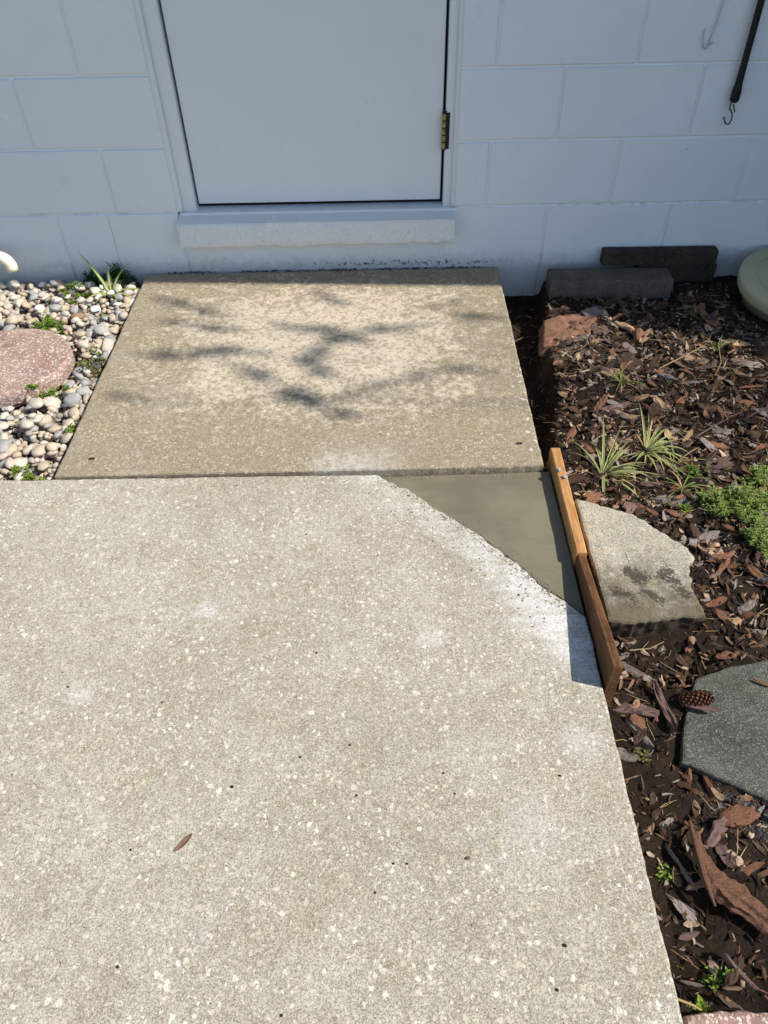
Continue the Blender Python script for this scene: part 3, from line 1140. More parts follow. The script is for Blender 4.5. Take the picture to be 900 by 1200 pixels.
# sand and cement grit spilt along the ragged joint and round the landing's lip
rg = random.Random(64)
grit = G()
for k in range(650):
    if k < 430:
        p = diag[rg.randrange(len(diag))] + Vector((rg.gauss(0, .010) - .004, rg.gauss(0, .010) - .004))
        if rg.random() < .3:
            p += Vector((rg.uniform(-.06, 0), rg.uniform(-.07, 0)))
    else:
        p = Vector((rg.uniform(-.60, -.14), -1.068 - abs(rg.gauss(0, .006))))
    s_ = rg.uniform(.0007, .0022)
    if p.x > -.134:
        continue
    zt = .0004 if inpoly_(p.x, p.y, PATH) else -.0025 - .011 * max(0, min(1, (p.y + 1.35) / .28))
    grit.add([Vector((v.x * rg.uniform(.7, 1.2), v.y, v.z * .7)) * s_ + Vector((p.x, p.y, zt + s_ * .4)) for v in ICO1[0]], ICO1[1])
o = grit.obj('cement_grit', M['grit'], loc=(-.35, -1.3, 0))
tag(o, 'loose sand and cement grit along the ragged edge of the fresh patch', 'grit', kind='stuff')

# ------------------------------------------------------------------ broken chunk, pavers, stepping stones
ZC = -.006
CH = [at(x, y, ZC).to_2d() for x, y in ((674, 583), (713, 724), (735, 727), (829, 719), (814, 692), (808, 674), (809, 646), (790, 631), (745, 603), (700, 589))]
CH[0].x = max(CH[0].x, -.094); CH[1].x = max(CH[1].x, -.098)
CHP = [(p.x, p.y, j) for p, j in zip(CH, (.0012, .002, .003, .006, .008, .008, .005, .005, .004, .002))]
g = prism(CHP, lambda x, y: ZC + .0025 * fbm(x, y, 16, 4) - .006 * sstep(-1.47, -1.53, y), -.112, .006, .008, .004, 21, True, .004, .006)
o = g.obj('concrete_chunk', M['chunk'], loc=(.02, -1.35, -.112))
tag(o, 'broken wedge of old concrete with mould stains lying beside the form boards', 'concrete chunk')

g = prism([(p.x, p.y, .002) for p in SL], lambda x, y: SZ + .001 * fbm(x, y, 25, 9), -.098, .004, .012, .002, 31, True)
o = g.obj('stepping_paver', M['slate'], loc=(.15, -1.75, -.098))
tag(o, 'damp dark grey flat paver with bark bits and a pine cone on it', 'paver')

p0 = at(804, 1189, -.045); 
g = prism([(-.116, -2.43), (.36, -2.43), (.36, -2.208), (-.02, -2.201), (-.112, -2.207)], -.045, -.10, .006, .012, .0025, 41)
o = g.obj('stepping_paver', M['red'], loc=(.1, -2.3, -.1))
tag(o, 'red aggregate rectangular paver edging the soil strip beside the path', 'paver')


def bar(name, mat, x0, x1, y0, y1, z0, z1, rz, bev, seed, tilt=0.0):
    L = x1 - x0; D = y1 - y0
    g_ = prism([(-L / 2, -D / 2), (L / 2, -D / 2), (L / 2, D / 2), (-L / 2, D / 2)], z1 - z0, 0, bev, .012, .0016, seed)
    me = mesh(name, g_.v, g_.f, mat)
    return link(name, me, ((x0 + x1) / 2, (y0 + y1) / 2, z0), None, (tilt, 0, rz))


o = bar('edging_block', M['paver'], .018, .425, -.145, -.050, -.048, .017, -.018, .005, 51)
tag(o, 'grey concrete edging block lying on the mulch against the house wall', 'edging block', 'edging blocks by the wall')
o = bar('edging_block', M['pavdark'], .205, .590, -.046, -.006, .020, .070, -.010, .005, 52)
tag(o, 'blackened mouldy edging block resting higher, behind the grey edging block', 'edging block', 'edging blocks by the wall')
o = bar('edging_block', M['pavdark'], .33, .60, -.044, -.008, -.045, .0185, -.008, .005, 53)
tag(o, 'dark buried edging block carrying the blackened one along the wall', 'edging block', 'edging blocks by the wall')


def disc(name, mat, c, r, prof, n=72, jit=0.0, seed=0):
    """prof: list of (radius factor, z) from bottom rim to top centre"""
    g_ = G()
    rr = random.Random(seed)
    wob = [1 + jit * noise.noise(Vector((math.cos(2 * math.pi * i / n) * 2.5, math.sin(2 * math.pi * i / n) * 2.5, seed))) for i in range(n)]
    vs = []
    for (f, z) in prof:
        for i in range(n):
            q = 2 * math.pi * i / n
            vs.append((math.cos(q) * r * f * wob[i], math.sin(q) * r * f * wob[i], z + (jit * .08 * noise.noise(Vector((math.cos(q) * 9 * f, math.sin(q) * 9 * f, z * 50))))))
    fs = []
    for k in range(len(prof) - 1):
        for i in range(n):
            fs.append((k * n + i, k * n + (i + 1) % n, (k + 1) * n + (i + 1) % n, (k + 1) * n + i))
    fs.append(tuple((len(prof) - 1) * n + i for i in range(n)))
    fs.append(tuple(range(n))[::-1])
    g_.add(vs, fs)
    return link(name, mesh(name, g_.v, g_.f, mat, False), c)


RS = Vector((-1.668, -.548, -.042)); RR = .182
o = disc('stepping_stone', M['red'], RS, RR, [(.965, 0), (1.0, .012), (1.005, .040), (.985, .050), (.955, .0545), (.7, .0552), (.3, .0556)], 80, .035, 3)
tag(o, 'round red pebbled stepping stone sunk in the gravel', 'stepping stone')

lidc = Vector((.818, -.205, .010))
lid = thing('storage_pot', (lidc.x, lidc.y, -.06), 'round sage green plastic pot lid beside the wall in the mulch', 'pot')
prof = [(.80, -.075), (.88, -.008), (.955, -.006), (.985, .004), (1.0, .030), (.992, .038), (.965, .0425), (.78, .0455), (.735, .0455), (.725, .0435), (.715, .0435), (.705, .0465), (.4, .0475), (.05, .0478)]
o = disc('lid', M['lid'], lidc, .196, prof, 96)
o.rotation_euler = (.10, -.04, 0)
o.parent = lid
o.matrix_parent_inverse = Matrix.Translation(-lid.location)
for pl in o.data.polygons:
    pl.use_smooth = True

# ------------------------------------------------------------------ pipe, strap, wire hook
q = atw(20, 310, -.085)
g = G()
zc = atw(0, 301, -.085).z
pr = .0190
pts = [(-2.45, -.085, zc + .003)]
for k in range(8):
    a_ = k / 7 * math.pi / 2
    pts.append((q.x - .052 + .033 * math.sin(a_), -.085 - .004 * math.sin(a_), zc - .033 + .033 * math.cos(a_)))
pts.append((q.x - .0185, -.090, zc - .046))
g.tube(pts, [pr] * (len(pts) - 1) + [pr * 1.02], 20)
g.tube([(-2.45, -.085, zc + .003), (-2.45, .01, zc + .003)], pr, 16)
o = g.obj('drain_pipe', M['pvc'], loc=(q.x - .03, -.085, zc), smooth=True)
tag(o, 'cream plastic drain pipe elbow bent down over the gravel at the wall', 'pipe')

st = thing('rubber_strap', atw(858, 140, -.02), 'black rubber tie down strap with a wire hook hanging on the block wall', 'strap')
A = atw(893.5, -4, -.018); B = atw(862, 112, -.018)
dirv = (A - B).normalized()
g = G()
g.tube([A + dirv * .6, A, A.lerp(B, .6), A.lerp(B, .86), B + dirv * .010, B - dirv * .012, B - dirv * .018],
       [.0095, .0095, .0095, .0105, .0135, .0135, .009], 14)
o = g.obj('strap', M['black'], st, loc=st.location, smooth=True)
g = G()
hp = [(857, 120), (855, 127), (858, 133), (857.5, 140), (853.5, 146), (850.5, 145), (849, 141), (848, 137)]
g.tube([atw(863, 112, -.018)] + [atw(x, y, -.016) for x, y in hp], .0021, 8)
g.tube([atw(859.5, 122, -.018), atw(861, 131, -.014)], .002, 8)
g.obj('hook', M['steel'], st, loc=st.location, smooth=True)

wh = thing('wire_hook', atw(827, 50, -.005), 'thin grey painted wire hook hanging beside the black rubber strap', 'hook')
g = G()
hp = [(852, -30), (848, 0), (842, 20), (834, 42), (830.5, 50), (829, 56), (826, 57.5), (824, 54), (823.5, 47), (825.5, 34)]
g.tube([atw(x, y, -.006) for x, y in hp], .0017, 8)
g.tube([atw(831, 53, -.006), atw(835, 50, -.006)], .0019, 8)
g.obj('wire', M['wire'], wh, loc=wh.location, smooth=True)

def nearest(x, y, marks):
    return min(marks, key=lambda m_: (m_[0] - x) ** 2 + (m_[1] - y) ** 2)[2]


def size_word(v, lo, hi):
    return 'small' if v < lo else ('large' if v > hi else 'medium')


PMARK = [(p.x, p.y, t_) for p, t_ in ((at(a_, b_, -.03), t_) for a_, b_, t_ in (
    (12, 318, 'under the cream pipe elbow'), (50, 322, 'at the foot of the wall beyond the pipe elbow'), (85, 318, 'at the cracked wall joint'),
    (131, 345, 'beside the spider plant'), (155, 335, 'at the corner of wall and landing slab'), (86, 346, 'round the weed clump next to the spider plant'),
    (57, 385, 'round the weed clump behind the red stepping stone'), (15, 365, 'behind the red stepping stone'), (120, 376, 'beside the back half of the landing slab edge'),
    (107, 428, 'beside the olive mossy weed'), (90, 400, 'between the red stepping stone and the mossy weed'), (95, 465, 'between the red stone and the landing slab'),
    (58, 472, 'round the weed at the foot of the red stone'), (15, 492, 'in front of the red stepping stone'), (85, 510, 'beside the front half of the landing slab edge'),
    (40, 520, 'midway from the red stone to the path'), (10, 540, 'near the path beyond the red stone'), (32, 558, 'round the weed at the path edge'), (62, 545, 'at the landing slab front corner')))]
CMARK = [(p.x, p.y, t_) for p, t_ in ((at(a_, b_, -.05), t_) for a_, b_, t_ in (
    (700, 360, 'in front of the grey edging block'), (820, 340, 'in shade between the edging blocks and pot lid'), (850, 385, 'below the pot lid rim'), (668, 400, 'by the sunlit patch of reddish clay'),
    (728, 448, 'round the thin grass tuft near the trench'), (838, 412, 'round the thin grass tuft between tan chips'), (664, 470, 'along the lip of the trench'),
    (770, 470, 'by the silvery square chip'), (845, 470, 'between the grass tufts and the wide grey chip'), (890, 450, 'in the mulch below the pot lid'), (685, 510, 'behind the striped grass by the strip'),
    (757, 525, 'round the paler striped grass clump'), (800, 545, 'round the yellow green grass tufts'), (840, 530, 'behind the feathery fronds'), (888, 520, 'beyond the small frond mat'),
    (750, 585, 'along the back edge of the concrete chunk'), (858, 600, 'in the feathery frond mat'), (830, 660, 'beside the tip of the concrete chunk'), (880, 690, 'below the front frond mat'),
    (850, 720, 'between the chunk and the big dark slab'), (780, 765, 'in the pocket before the concrete chunk'), (735, 800, 'by the end of the brown board'), (750, 850, 'between path and cone'),
    (780, 900, 'at the dark paver corner'), (770, 960, 'on soil beside the path below dark paver'), (870, 970, 'on cement dusted soil before the dark paver'), (880, 1010, 'along the long curled bark strip'),
    (800, 1050, 'between the path and the curled bark strip'), (800, 1130, 'by the round leaved seedling'), (850, 1110, 'between curled strip and ridged slab'), (860, 1165, 'along the red paver')))]

# ------------------------------------------------------------------ gravel of river pebbles
PX0, PX1, PY0, PY1 = -2.15, -1.386, -1.058, -.022
cell = .005
nx_, ny_ = int((PX1 - PX0) / cell) + 1, int((PY1 - PY0) / cell) + 1
HM = np.full((ny_, nx_), -.058)
yy, xx = np.mgrid[0:ny_, 0:nx_]
XXp = PX0 + xx * cell; YYp = PY0 + yy * cell
HM[(XXp - RS.x) ** 2 + (YYp - RS.y) ** 2 < (RR + .004) ** 2] = .5
PEBM = []
for k in range(12):
    vs, fs = lump(ICO2, k + 1, .42, 1.15, .35)
    me = mesh('pebble', vs, fs, None, True)
    me.materials.append(M['gravel'])
    PEBM.append((me, vs, fs))


def drop(x, y, a, b, c, rz, sink=.35, zmax=.02):
    """settle a stone on the height map; returns its centre height or None"""
    ca, sa = math.cos(rz), math.sin(rz)
    R_ = max(a, b)
    i0, i1 = max(0, int((x - R_ - PX0) / cell)), min(nx_, int((x + R_ - PX0) / cell) + 2)
    j0, j1 = max(0, int((y - R_ - PY0) / cell)), min(ny_, int((y + R_ - PY0) / cell) + 2)
    if i0 >= i1 or j0 >= j1:
        return None
    X = XXp[j0:j1, i0:i1] - x; Y = YYp[j0:j1, i0:i1] - y
    u = (X * ca + Y * sa) / a; v = (-X * sa + Y * ca) / b
    r2 = u * u + v * v
    ins = r2 < 1
    if not ins.any():
        return None
    sub = HM[j0:j1, i0:i1]
    dome = c * np.sqrt(np.clip(1 - r2, 0, 1))
    if sub[r2 < 1.25].max() > .3:
        return None
    z = float(np.percentile((sub + dome)[ins], 72)) + c * .05
    if z + c > zmax:
        return None
    sub[ins] = np.maximum(sub[ins], z + dome[ins] * .9)
    return z


rp = random.Random(21)
small = G()
cnt = 0
for k in range(5200):
    x, y = rp.uniform(PX0, PX1 - .004), rp.uniform(PY0 + .004, PY1)
    a = rp.uniform(.0065, .0125); b = a * rp.uniform(.65, .95); c = a * rp.uniform(.5, .75)
    rz = rp.uniform(0, 6.28)
    z = drop(x, y, a, b, c, rz, zmax=-.014)
    if z is None:
        continue
    me, vs, fs = PEBM[k % 12]
    if k % 2:
        vs, fs = ICO1
    R3 = Euler((rp.uniform(-.3, .3), rp.uniform(-.3, .3), rz)).to_matrix()
    small.add([R3 @ Vector((v.x * a * 1.08, v.y * b * 1.08, v.z * c * 1.08)) + Vector((x, y, z)) for v in vs], fs)
    cnt += 1
print('small pebbles', cnt)
o = small.obj('gravel', M['gravel'], loc=(-1.7, -.5, -.05), smooth=True)
tag(o, 'small mixed river gravel filling the gaps between the pebbles', 'gravel', kind='stuff')


def visible(x, y, z, mx=6):
    v = Vector((x, y, z)) - CAM
    d = v.dot(fw)
    px = 450 + F_PX * v.dot(RT) / d; py = 600 - F_PX * v.dot(UP) / d
    return -mx < px < 900 + mx and -mx < py < 1200 + mx


cols = ['cream'] * 32 + ['tan'] * 24 + ['grey'] * 18 + ['white'] * 6 + ['pinkish'] * 11 + ['brown'] * 5 + ['slate dark'] * 4
shape = lambda a, b: 'long' if b / a < .68 else 'rounded'
n_p = 0
tries = 0
while n_p < 300 and tries < 60000:
    tries += 1
    x, y = rp.uniform(-2.02, PX1 - .006), rp.uniform(PY0 + .006, PY1 - .004)
    if not visible(x, y, -.03):
        continue
    big = 1 - tries / 60000
    a = rp.uniform(.0115, .0175) if rp.random() < .8 else rp.uniform(.0175, .0235)
    b = a * rp.uniform(.58, .95); c = a * rp.uniform(.42, .68)
    rz = rp.uniform(0, 6.28)
    # keep the large ones from piling on one another
    ok = True
    i_, j_ = int((x - PX0) / cell), int((y - PY0) / cell)
    if HM[j_, i_] > -.013:
        continue
    z = drop(x, y, a, b, c, rz, zmax=.012)
    if z is None:
        continue
    cn = rp.choice(cols)
    if 'slate' in cn and a > .018:
        cn = 'grey'
    o = link('pebble', PEBM[rp.randrange(12)][0], (x, y, z), None, (rp.uniform(-.45, .45), rp.uniform(-.45, .45), rz), (a * 1.12, b * 1.12, c * 1.12))
    o.material_slots[0].link = 'OBJECT'
    o.material_slots[0].material = PEB[cn]
    tag(o, '%s %s %s river pebble %s' % (size_word(a, .0140, .0175), shape(a, b), cn, nearest(x, y, PMARK)), 'pebble', 'river pebbles in the gravel bed')
    n_p += 1
print('pebbles', n_p, tries)


def gtop(x, y):
    i_, j_ = int((x - PX0) / cell), int((y - PY0) / cell)
    if 0 <= i_ < nx_ and 0 <= j_ < ny_:
        h = float(HM[j_, i_])
        return h if h < .3 else .012
    return -.05


# ------------------------------------------------------------------ bark mulch
def chip_mesh(seed, L, W, T, curl, n=11, rag=.22):
    """one torn flat piece of bark: uneven outline, curled, stepped top"""
    r = random.Random(seed)
    outl = []
    for k in range(n):
        q = 2 * math.pi * (k + r.uniform(-.3, .3)) / n
        sq = 1 / max(abs(math.cos(q)), abs(math.sin(q))) ** .8
        f = sq * (1 + r.uniform(-rag, rag))
        outl.append((math.cos(q) * L * .5 * f, math.sin(q) * W * .5 * f))
    vs = []
    ring = lambda f, z: [(x * f, y * f, z + r.uniform(-.18, .18) * T) for x, y in outl]
    vs += ring(.93, -T * .5) + ring(1.0, T * .1) + ring(.88, T * .5) + ring(.45, T * .62)
    vs.append((0, 0, T * r.uniform(.45, .8)))
    fs = []
    for k in range(3):
        for i in range(n):
            fs.append((k * n + i, k * n + (i + 1) % n, (k + 1) * n + (i + 1) % n, (k + 1) * n + i))
    for i in range(n):
        fs.append((3 * n + i, 3 * n + (i + 1) % n, 4 * n))
    fs.append(tuple(range(n))[::-1])
    out = []
    for v in vs:
        x, y, z = v
        z += -curl * (y / (W * .5)) ** 2 * W * .25 + .10 * L * noise.noise(Vector((x / L * 2.2, seed, 0)))
        out.append((x, y, z))
    return out, fs


def bark_mesh(seed, W, T, curl, nu=9, nv=4):
    """fibrous splinter of bark, one unit long: torn ends, ridges along the grain, curled across"""
    r = random.Random(seed * 13 + 1)
    tear = [(r.uniform(-.10, .10), r.uniform(-.10, .10)) for _ in range(nv + 1)]
    bend = r.uniform(-.10, .10); tw = r.uniform(-.5, .5); skew = r.uniform(-.25, .25)
    vs = []
    for side in (1, -1):
        for i in range(nu + 1):
            u = i / nu
            wl = W * (.78 + .34 * noise.noise(Vector((u * 3.1, seed * 2.7, 0)))) * (min(1, .45 + 2.6 * u) * min(1, .5 + 2.4 * (1 - u)))
            for j in range(nv + 1):
                v = j / nv - .5
                x = (u - .5) + tear[j][0] * (1 - u) ** 3 + tear[j][1] * u ** 3
                y = v * wl + skew * W * (u - .5) * .6 + .03 * noise.noise(Vector((u * 9, j * 3.3, seed)))
                ridge = noise.noise(Vector((u * 2.4, j * 1.9 + seed * 5, 3))) * T * .9 + noise.noise(Vector((u * 7, j * 4.1, seed))) * T * .4
                if side > 0:
                    z = T * .5 * (1 - (2 * v) ** 6 * .6) + ridge * .8
                else:
                    z = -T * .5 * (1 - (2 * v) ** 6 * .6) + ridge * .3
                z += -curl * (2 * v) ** 2 * W * .22 + bend * (2 * u - 1) ** 2 + tw * (u - .5) * v * W
                vs.append((x, y, z))
    n1 = (nu + 1) * (nv + 1)
    ix = lambda s_, i, j: s_ * n1 + i * (nv + 1) + j
    fs = []
    for i in range(nu):
        for j in range(nv):
            fs.append((ix(0, i, j), ix(0, i + 1, j), ix(0, i + 1, j + 1), ix(0, i, j + 1)))
            fs.append((ix(1, i, j), ix(1, i, j + 1), ix(1, i + 1, j + 1), ix(1, i + 1, j)))
        fs.append((ix(0, i, 0), ix(1, i, 0), ix(1, i + 1, 0), ix(0, i + 1, 0)))
        fs.append((ix(0, i, nv), ix(0, i + 1, nv), ix(1, i + 1, nv), ix(1, i, nv)))
    for j in range(nv):
        fs.append((ix(0, 0, j), ix(0, 0, j + 1), ix(1, 0, j + 1), ix(1, 0, j)))
        fs.append((ix(0, nu, j), ix(1, nu, j), ix(1, nu, j + 1), ix(0, nu, j + 1)))
    return vs, fs


BKM = []
for k in range(20):
    vs, fs = bark_mesh(k + 1, [.40, .55, .34, .66, .48][k % 5], .10 + .03 * (k % 3), [.6, -.4, 1.0, .2][k % 4])
    BKM.append((mesh('bark_chip', vs, fs, M['litter']), vs, fs))
BKS = []
for k in range(14):
    BKS.append(bark_mesh(k + 40, [.36, .5, .28, .6][k % 4], .11, [.6, -.4, .9][k % 3], 4, 2))

CHM = []
for k in range(18):
    vs, fs = chip_mesh(k + 3, 1.0, [.42, .55, .34, .7][k % 4], .11 + .04 * (k % 3), [.5, -.4, .9, .1, .7][k % 5], 7 + k % 3, .34)
    me = mesh('bark_chip', vs, fs, M['litter'])
    CHM.append((me, vs, fs))

mx0, mx1, my0, my1 = -.14, 1.0, -2.75, .0
mc = .008
mnx, mny = int((mx1 - mx0) / mc) + 1, int((my1 - my0) / mc) + 1
MH = np.zeros((mny, mnx))
for j in range(mny):
    for i in range(mnx):
        MH[j, i] = soil_h(mx0 + i * mc, my0 + j * mc)
OCC = np.zeros((mny, mnx), bool)       # where slabs, pavers and the lid stand


def inpoly(x, y, poly):
    c_ = False
    n = len(poly)
    for k in range(n):
        a, b = poly[k], poly[k - 1]
        if (a[1] > y) != (b[1] > y) and x < (b[0] - a[0]) * (y - a[1]) / (b[1] - a[1]) + a[0]:
            c_ = not c_
    return c_


def blocked(x, y, lowok=False):
    if x < -.100 and y > -1.72 and y < -1.0:
        return True
    if x < -.122:
        return True
    if inpoly(x, y, CHP):
        return True
    if inpoly(x, y, SL) and not lowok:
        return True
    if y < -2.19 and x > -.12:
        return True
    if (x - lidc.x) ** 2 + (y - lidc.y) ** 2 < .205 ** 2:
        return True
    if y > -.155 and x > .0 and x < .44:
        return True
    if y > -.06 and x > -.02:
        return True
    return False


for j in range(mny):
    for i in range(mnx):
        X_, Y_ = mx0 + i * mc, my0 + j * mc
        OCC[j, i] = blocked(X_, Y_)
        if inpoly(X_, Y_, SL):
            MH[j, i] = SZ + .001
        elif inpoly(X_, Y_, CHP):
            MH[j, i] = ZC


def mtop(x, y, r=.0):
    i_, j_ = int((x - mx0) / mc), int((y - my0) / mc)
    if 0 <= i_ < mnx and 0 <= j_ < mny:
        k = max(0, int(r / mc))
        return float(np.median(MH[max(0, j_ - k):j_ + k + 1, max(0, i_ - k):i_ + k + 1]))
    return soil_h(x, y)


def free(x, y, r):
    i_, j_ = int((x - mx0) / mc), int((y - my0) / mc)
    k = int(r / mc)
    return not OCC[max(0, j_ - k):j_ + k + 1, max(0, i_ - k):i_ + k + 1].any()


def raise_m(x, y, r, h):
    i_, j_ = int((x - mx0) / mc), int((y - my0) / mc)
    k = max(0, int(r / mc))
    s_ = MH[max(0, j_ - k):j_ + k + 1, max(0, i_ - k):i_ + k + 1]
    np.maximum(s_, h, out=s_)


# fine litter: thousands of crumbs and splinters, nobody could count them
rl = random.Random(5)
lit = G()
n_l = 0
for k in range(26000):
    y = -2.45 + 2.44 * rl.random(); x = rl.uniform(-.12, .9)
    if not visible(x, y, -.05, 20) or not free(x, y, .006):
        continue
    if x < bank_x(y) - .01 and y > -.95:
        if rl.random() < .75:
            continue
    dens = .95 if y > -1.5 else .6
    if rl.random() > dens:
        continue
    L = rl.choice((.005, .006, .008, .010, .013, .018, .026)) * rl.uniform(.7, 1.3)
    vs, fs = BKS[rl.randrange(14)]
    z = mtop(x, y)
    R3 = Euler((rl.gauss(0, .45), rl.gauss(0, .38), rl.uniform(0, 6.28))).to_matrix()
    wf = rl.choice((.22, .4, .9))
    lit.add([R3 @ Vector((v[0] * L, v[1] * L * wf, v[2] * L)) + Vector((x, y, z + L * .10)) for v in vs], fs)
    raise_m(x, y, 0, z + L * .05)
    n_l += 1
print('litter', n_l, len(lit.f))
rm = random.Random(91)
n_m = 0
for k in range(7000):
    y = -2.25 + 2.13 * rm.random(); x = rm.uniform(-.10, .9)
    L = rm.uniform(.018, .036)
    if not visible(x, y, -.05, 10) or not free(x, y, L * .45):
        continue
    if (x < bank_x(y) + .004 and y > -.95) or (y < -1.66 and rm.random() < .62):
        continue
    if noise.noise(Vector((x * 9, y * 9, 4))) < -.15 and rm.random() < .7:
        continue
    vs, fs = BKS[rm.randrange(14)]
    z = mtop(x, y, .006)
    R3 = Euler((rm.gauss(0, .40), rm.gauss(0, .33), rm.uniform(0, 6.28))).to_matrix()
    wf = rm.uniform(.6, 1.3)
    lit.add([R3 @ Vector((v[0] * L, v[1] * L * wf, v[2] * L)) + Vector((x, y, z + L * .07)) for v in vs], fs)
    raise_m(x, y, L * .2, min(z + L * .07, -.015))
    n_m += 1
print('mid chips', n_m)
o = lit.obj('mulch_litter', M['litter'], loc=(.3, -1, -.05))
tag(o, 'fine dark bark crumbs and splinters covering the planting soil', 'mulch', kind='stuff')

jd = G()
for k in range(420):
    x = rl.uniform(-1.36, -.2)
    if noise.noise(Vector((x * 7, 0, 0))) < -.1 and x < -.85:
        continue
    L = rl.uniform(.002, .007)
    me, vs, fs = CHM[rl.randrange(18)]
    R3 = Euler((rl.gauss(0, .5), rl.gauss(0, .5), rl.uniform(0, 6.28))).to_matrix()
    q_ = Vector((x, -.004 - abs(rl.gauss(0, .006)), .0055))
    jd.add([R3 @ Vector((v[0] * L, v[1] * L, v[2] * L * 1.5)) + q_ for v in vs], fs)
o = jd.obj('joint_dirt', M['seed'], loc=(-.7, -.01, 0))
tag(o, 'black dirt crumbs caught in the joint between wall and landing slab', 'dirt', kind='stuff')

# pine straw and fibres
rf = random.Random(15)
stw = G()
for k in range(520):
    x, y = rf.uniform(-.1, .9), rf.uniform(-2.35, -.15)
    if not visible(x, y, -.05) or not free(x, y, .012):
        continue
    L = rf.uniform(.02, .075); q = rf.uniform(0, 6.28)
    z = mtop(x, y) + .005
    b1 = Vector((math.cos(q), math.sin(q), rf.gauss(0, .12)))
    n1 = Vector((-math.sin(q), math.cos(q), 0)) * rf.uniform(-.15, .15) * L
    p = Vector((x, y, z))
    stw.tube([p - b1 * L / 2, p + n1, p + b1 * L / 2], [.0005, .0007, .0004], 4)
o = stw.obj('pine_straw', M['straw'], loc=(.3, -1, -.05))
tag(o, 'loose dry pine straw and fibres scattered over the mulch', 'pine straw', kind='stuff')

n_c = 0


def put_chip(px, py, Lpx, Wf, ang, col, label=None, z=-.045, proto=None, tilt=None, lift=.0):
    """a bark piece that the photograph shows singly; ang is its direction on the ground"""
    p = at(px, py, z)
    sc = (at(px + 10, py, z) - p).length / 10
    L = Lpx * sc
    zt = mtop(p.x, p.y, L * .3)
    p = at(px, py, zt)
    me, vs, fs = BKM[rnd.randrange(20) if proto is None else proto]
    R_ = (rnd.gauss(0, .16), rnd.gauss(0, .12), ang) if tilt is None else (tilt[0], tilt[1], ang)
    if inpoly(p.x, p.y, SL):
        lift = L * .16
    o_ = link('bark_chip', me, (p.x, p.y, zt + L * .05 + lift), None, R_, (L, L * Wf, L * .8))
    o_.material_slots[0].link = 'OBJECT'
    o_.material_slots[0].material = BARK[col]
    raise_m(p.x, p.y, L * .25, zt + L * .06)
    tag(o_, label, 'bark chip', 'bark chips in the mulch')
    return o_


# singled-out pieces
for a in (
    (652, 440, 36, .5, 1.6, 'reddish brown', 'upright reddish bark piece lining the dug trench beside the landing slab'),
    (790, 587, 50, .55, -.15, 'grey weathered', 'long grey bark piece lying between the concrete chunk and the feathery green fronds'),
    (720, 478, 40, .75, .3, 'purplish brown', 'purplish bark chip above the striped grass clump beside the trench'),
    (731, 487, 30, .6, -.6, 'pale tan', 'pale tan bark chip tilted above the striped grass clump'),
    (775, 441, 40, .6, -.7, 'grey weathered', 'grey tan split bark chip beside the thin grass tufts'),
    (812, 422, 34, .7, -.5, 'pale tan', 'orange tan bark chip between the two thin grass tufts'),
    (757, 396, 26, .9, .9, 'pale tan', 'cluster of tan bark chips behind the thin grass tuft'),
    (712, 400, 30, .5, 1.9, 'purplish brown', 'upright purplish bark chip behind the thin grass tuft'),
    (870, 405, 30, .8, .3, 'pale tan', 'tan bark chip near the sage green pot lid'),
    (770, 480, 24, .9, 1.1, 'grey weathered', 'silvery square bark chip standing near the striped grass'),
    (845, 505, 34, .8, -.2, 'grey weathered', 'wide grey bark chip between grass tufts and fronds'),
    (885, 490, 44, .4, -.9, 'reddish brown', 'long reddish bark strip near the mulch bed edge by the fronds'),
    (838, 548, 40, .8, .25, 'purplish brown', 'broad purplish bark chip just behind the feathery green fronds'),
    (848, 572, 22, .7, .1, 'pale tan', 'narrow tan bark sliver touching the feathery green fronds'),
    (822, 632, 40, 1.0, .3, 'grey weathered', 'rounded grey barnacled bark lump touching the concrete chunk tip'),
    (850, 650, 34, .8, .2, 'reddish brown', 'rounded brown bark lump beside the grey barnacled lump'),
    (893, 682, 50, .45, -1.0, 'reddish brown', 'long reddish bark strip right below the feathery fronds'),
    (868, 725, 30, .8, .4, 'pale tan', 'curled tan bark chip between the chunk and dark paver'),
    (850, 762, 74, .55, -.6, 'dark brown', 'big dark brown bark slab overlapping the back edge of dark paver'),
    (820, 834, 36, .5, -.3, 'purplish brown', 'purplish bark flake lying on the dark grey paver by the cone'),
    (777, 830, 62, .34, 1.75, 'purplish brown', 'long purplish bark strip pointing at the dark paver corner'),
    (745, 856, 52, .52, -1.0, 'grey weathered', 'pale grey split bark piece beside the dark paver and path'),
    (797, 1016, 58, .34, -1.2, 'grey weathered', 'pale grey bark strip behind a seedling beside the path'),
    (800, 1062, 44, .45, -.6, 'grey weathered', 'grey bark splinter next to the path below the pale strip'),
    (812, 1095, 40, .6, .15, 'purplish brown', 'folded purplish bark piece on soil beside the path'),
    (803, 1113, 28, .9, -.2, 'grey weathered', 'square grey bark chip under the folded purplish piece'),
    (876, 1150, 78, .32, -.85, 'purplish brown', 'long ridged purplish bark slab near the red paver'),
    (812, 1153, 28, .6, -.2, 'grey weathered', 'smooth grey bark chip next to the green sprout'),
    (836, 1172, 24, .8, .7, 'dark brown', 'dark squarish bark chip against the red paver'),
    (857, 1178, 30, .7, -.6, 'purplish brown', 'flat purplish chip against the red paver edge'),
    (858, 1159, 22, .4, .0, 'pale tan', 'small tan bark sliver lying near the red paver'),
    (806, 912, 26, .8, 1.2, 'reddish brown', 'reddish bark block at the front corner of dark paver'),
    (832, 925, 34, .6, 1.7, 'reddish brown', 'curved reddish bark piece under the front edge of dark paver'),
    (892, 802, 20, .6, -.5, 'reddish brown', 'small reddish bark crumb lying alone on the dark paver')):
    put_chip(*a)
    n_c += 1
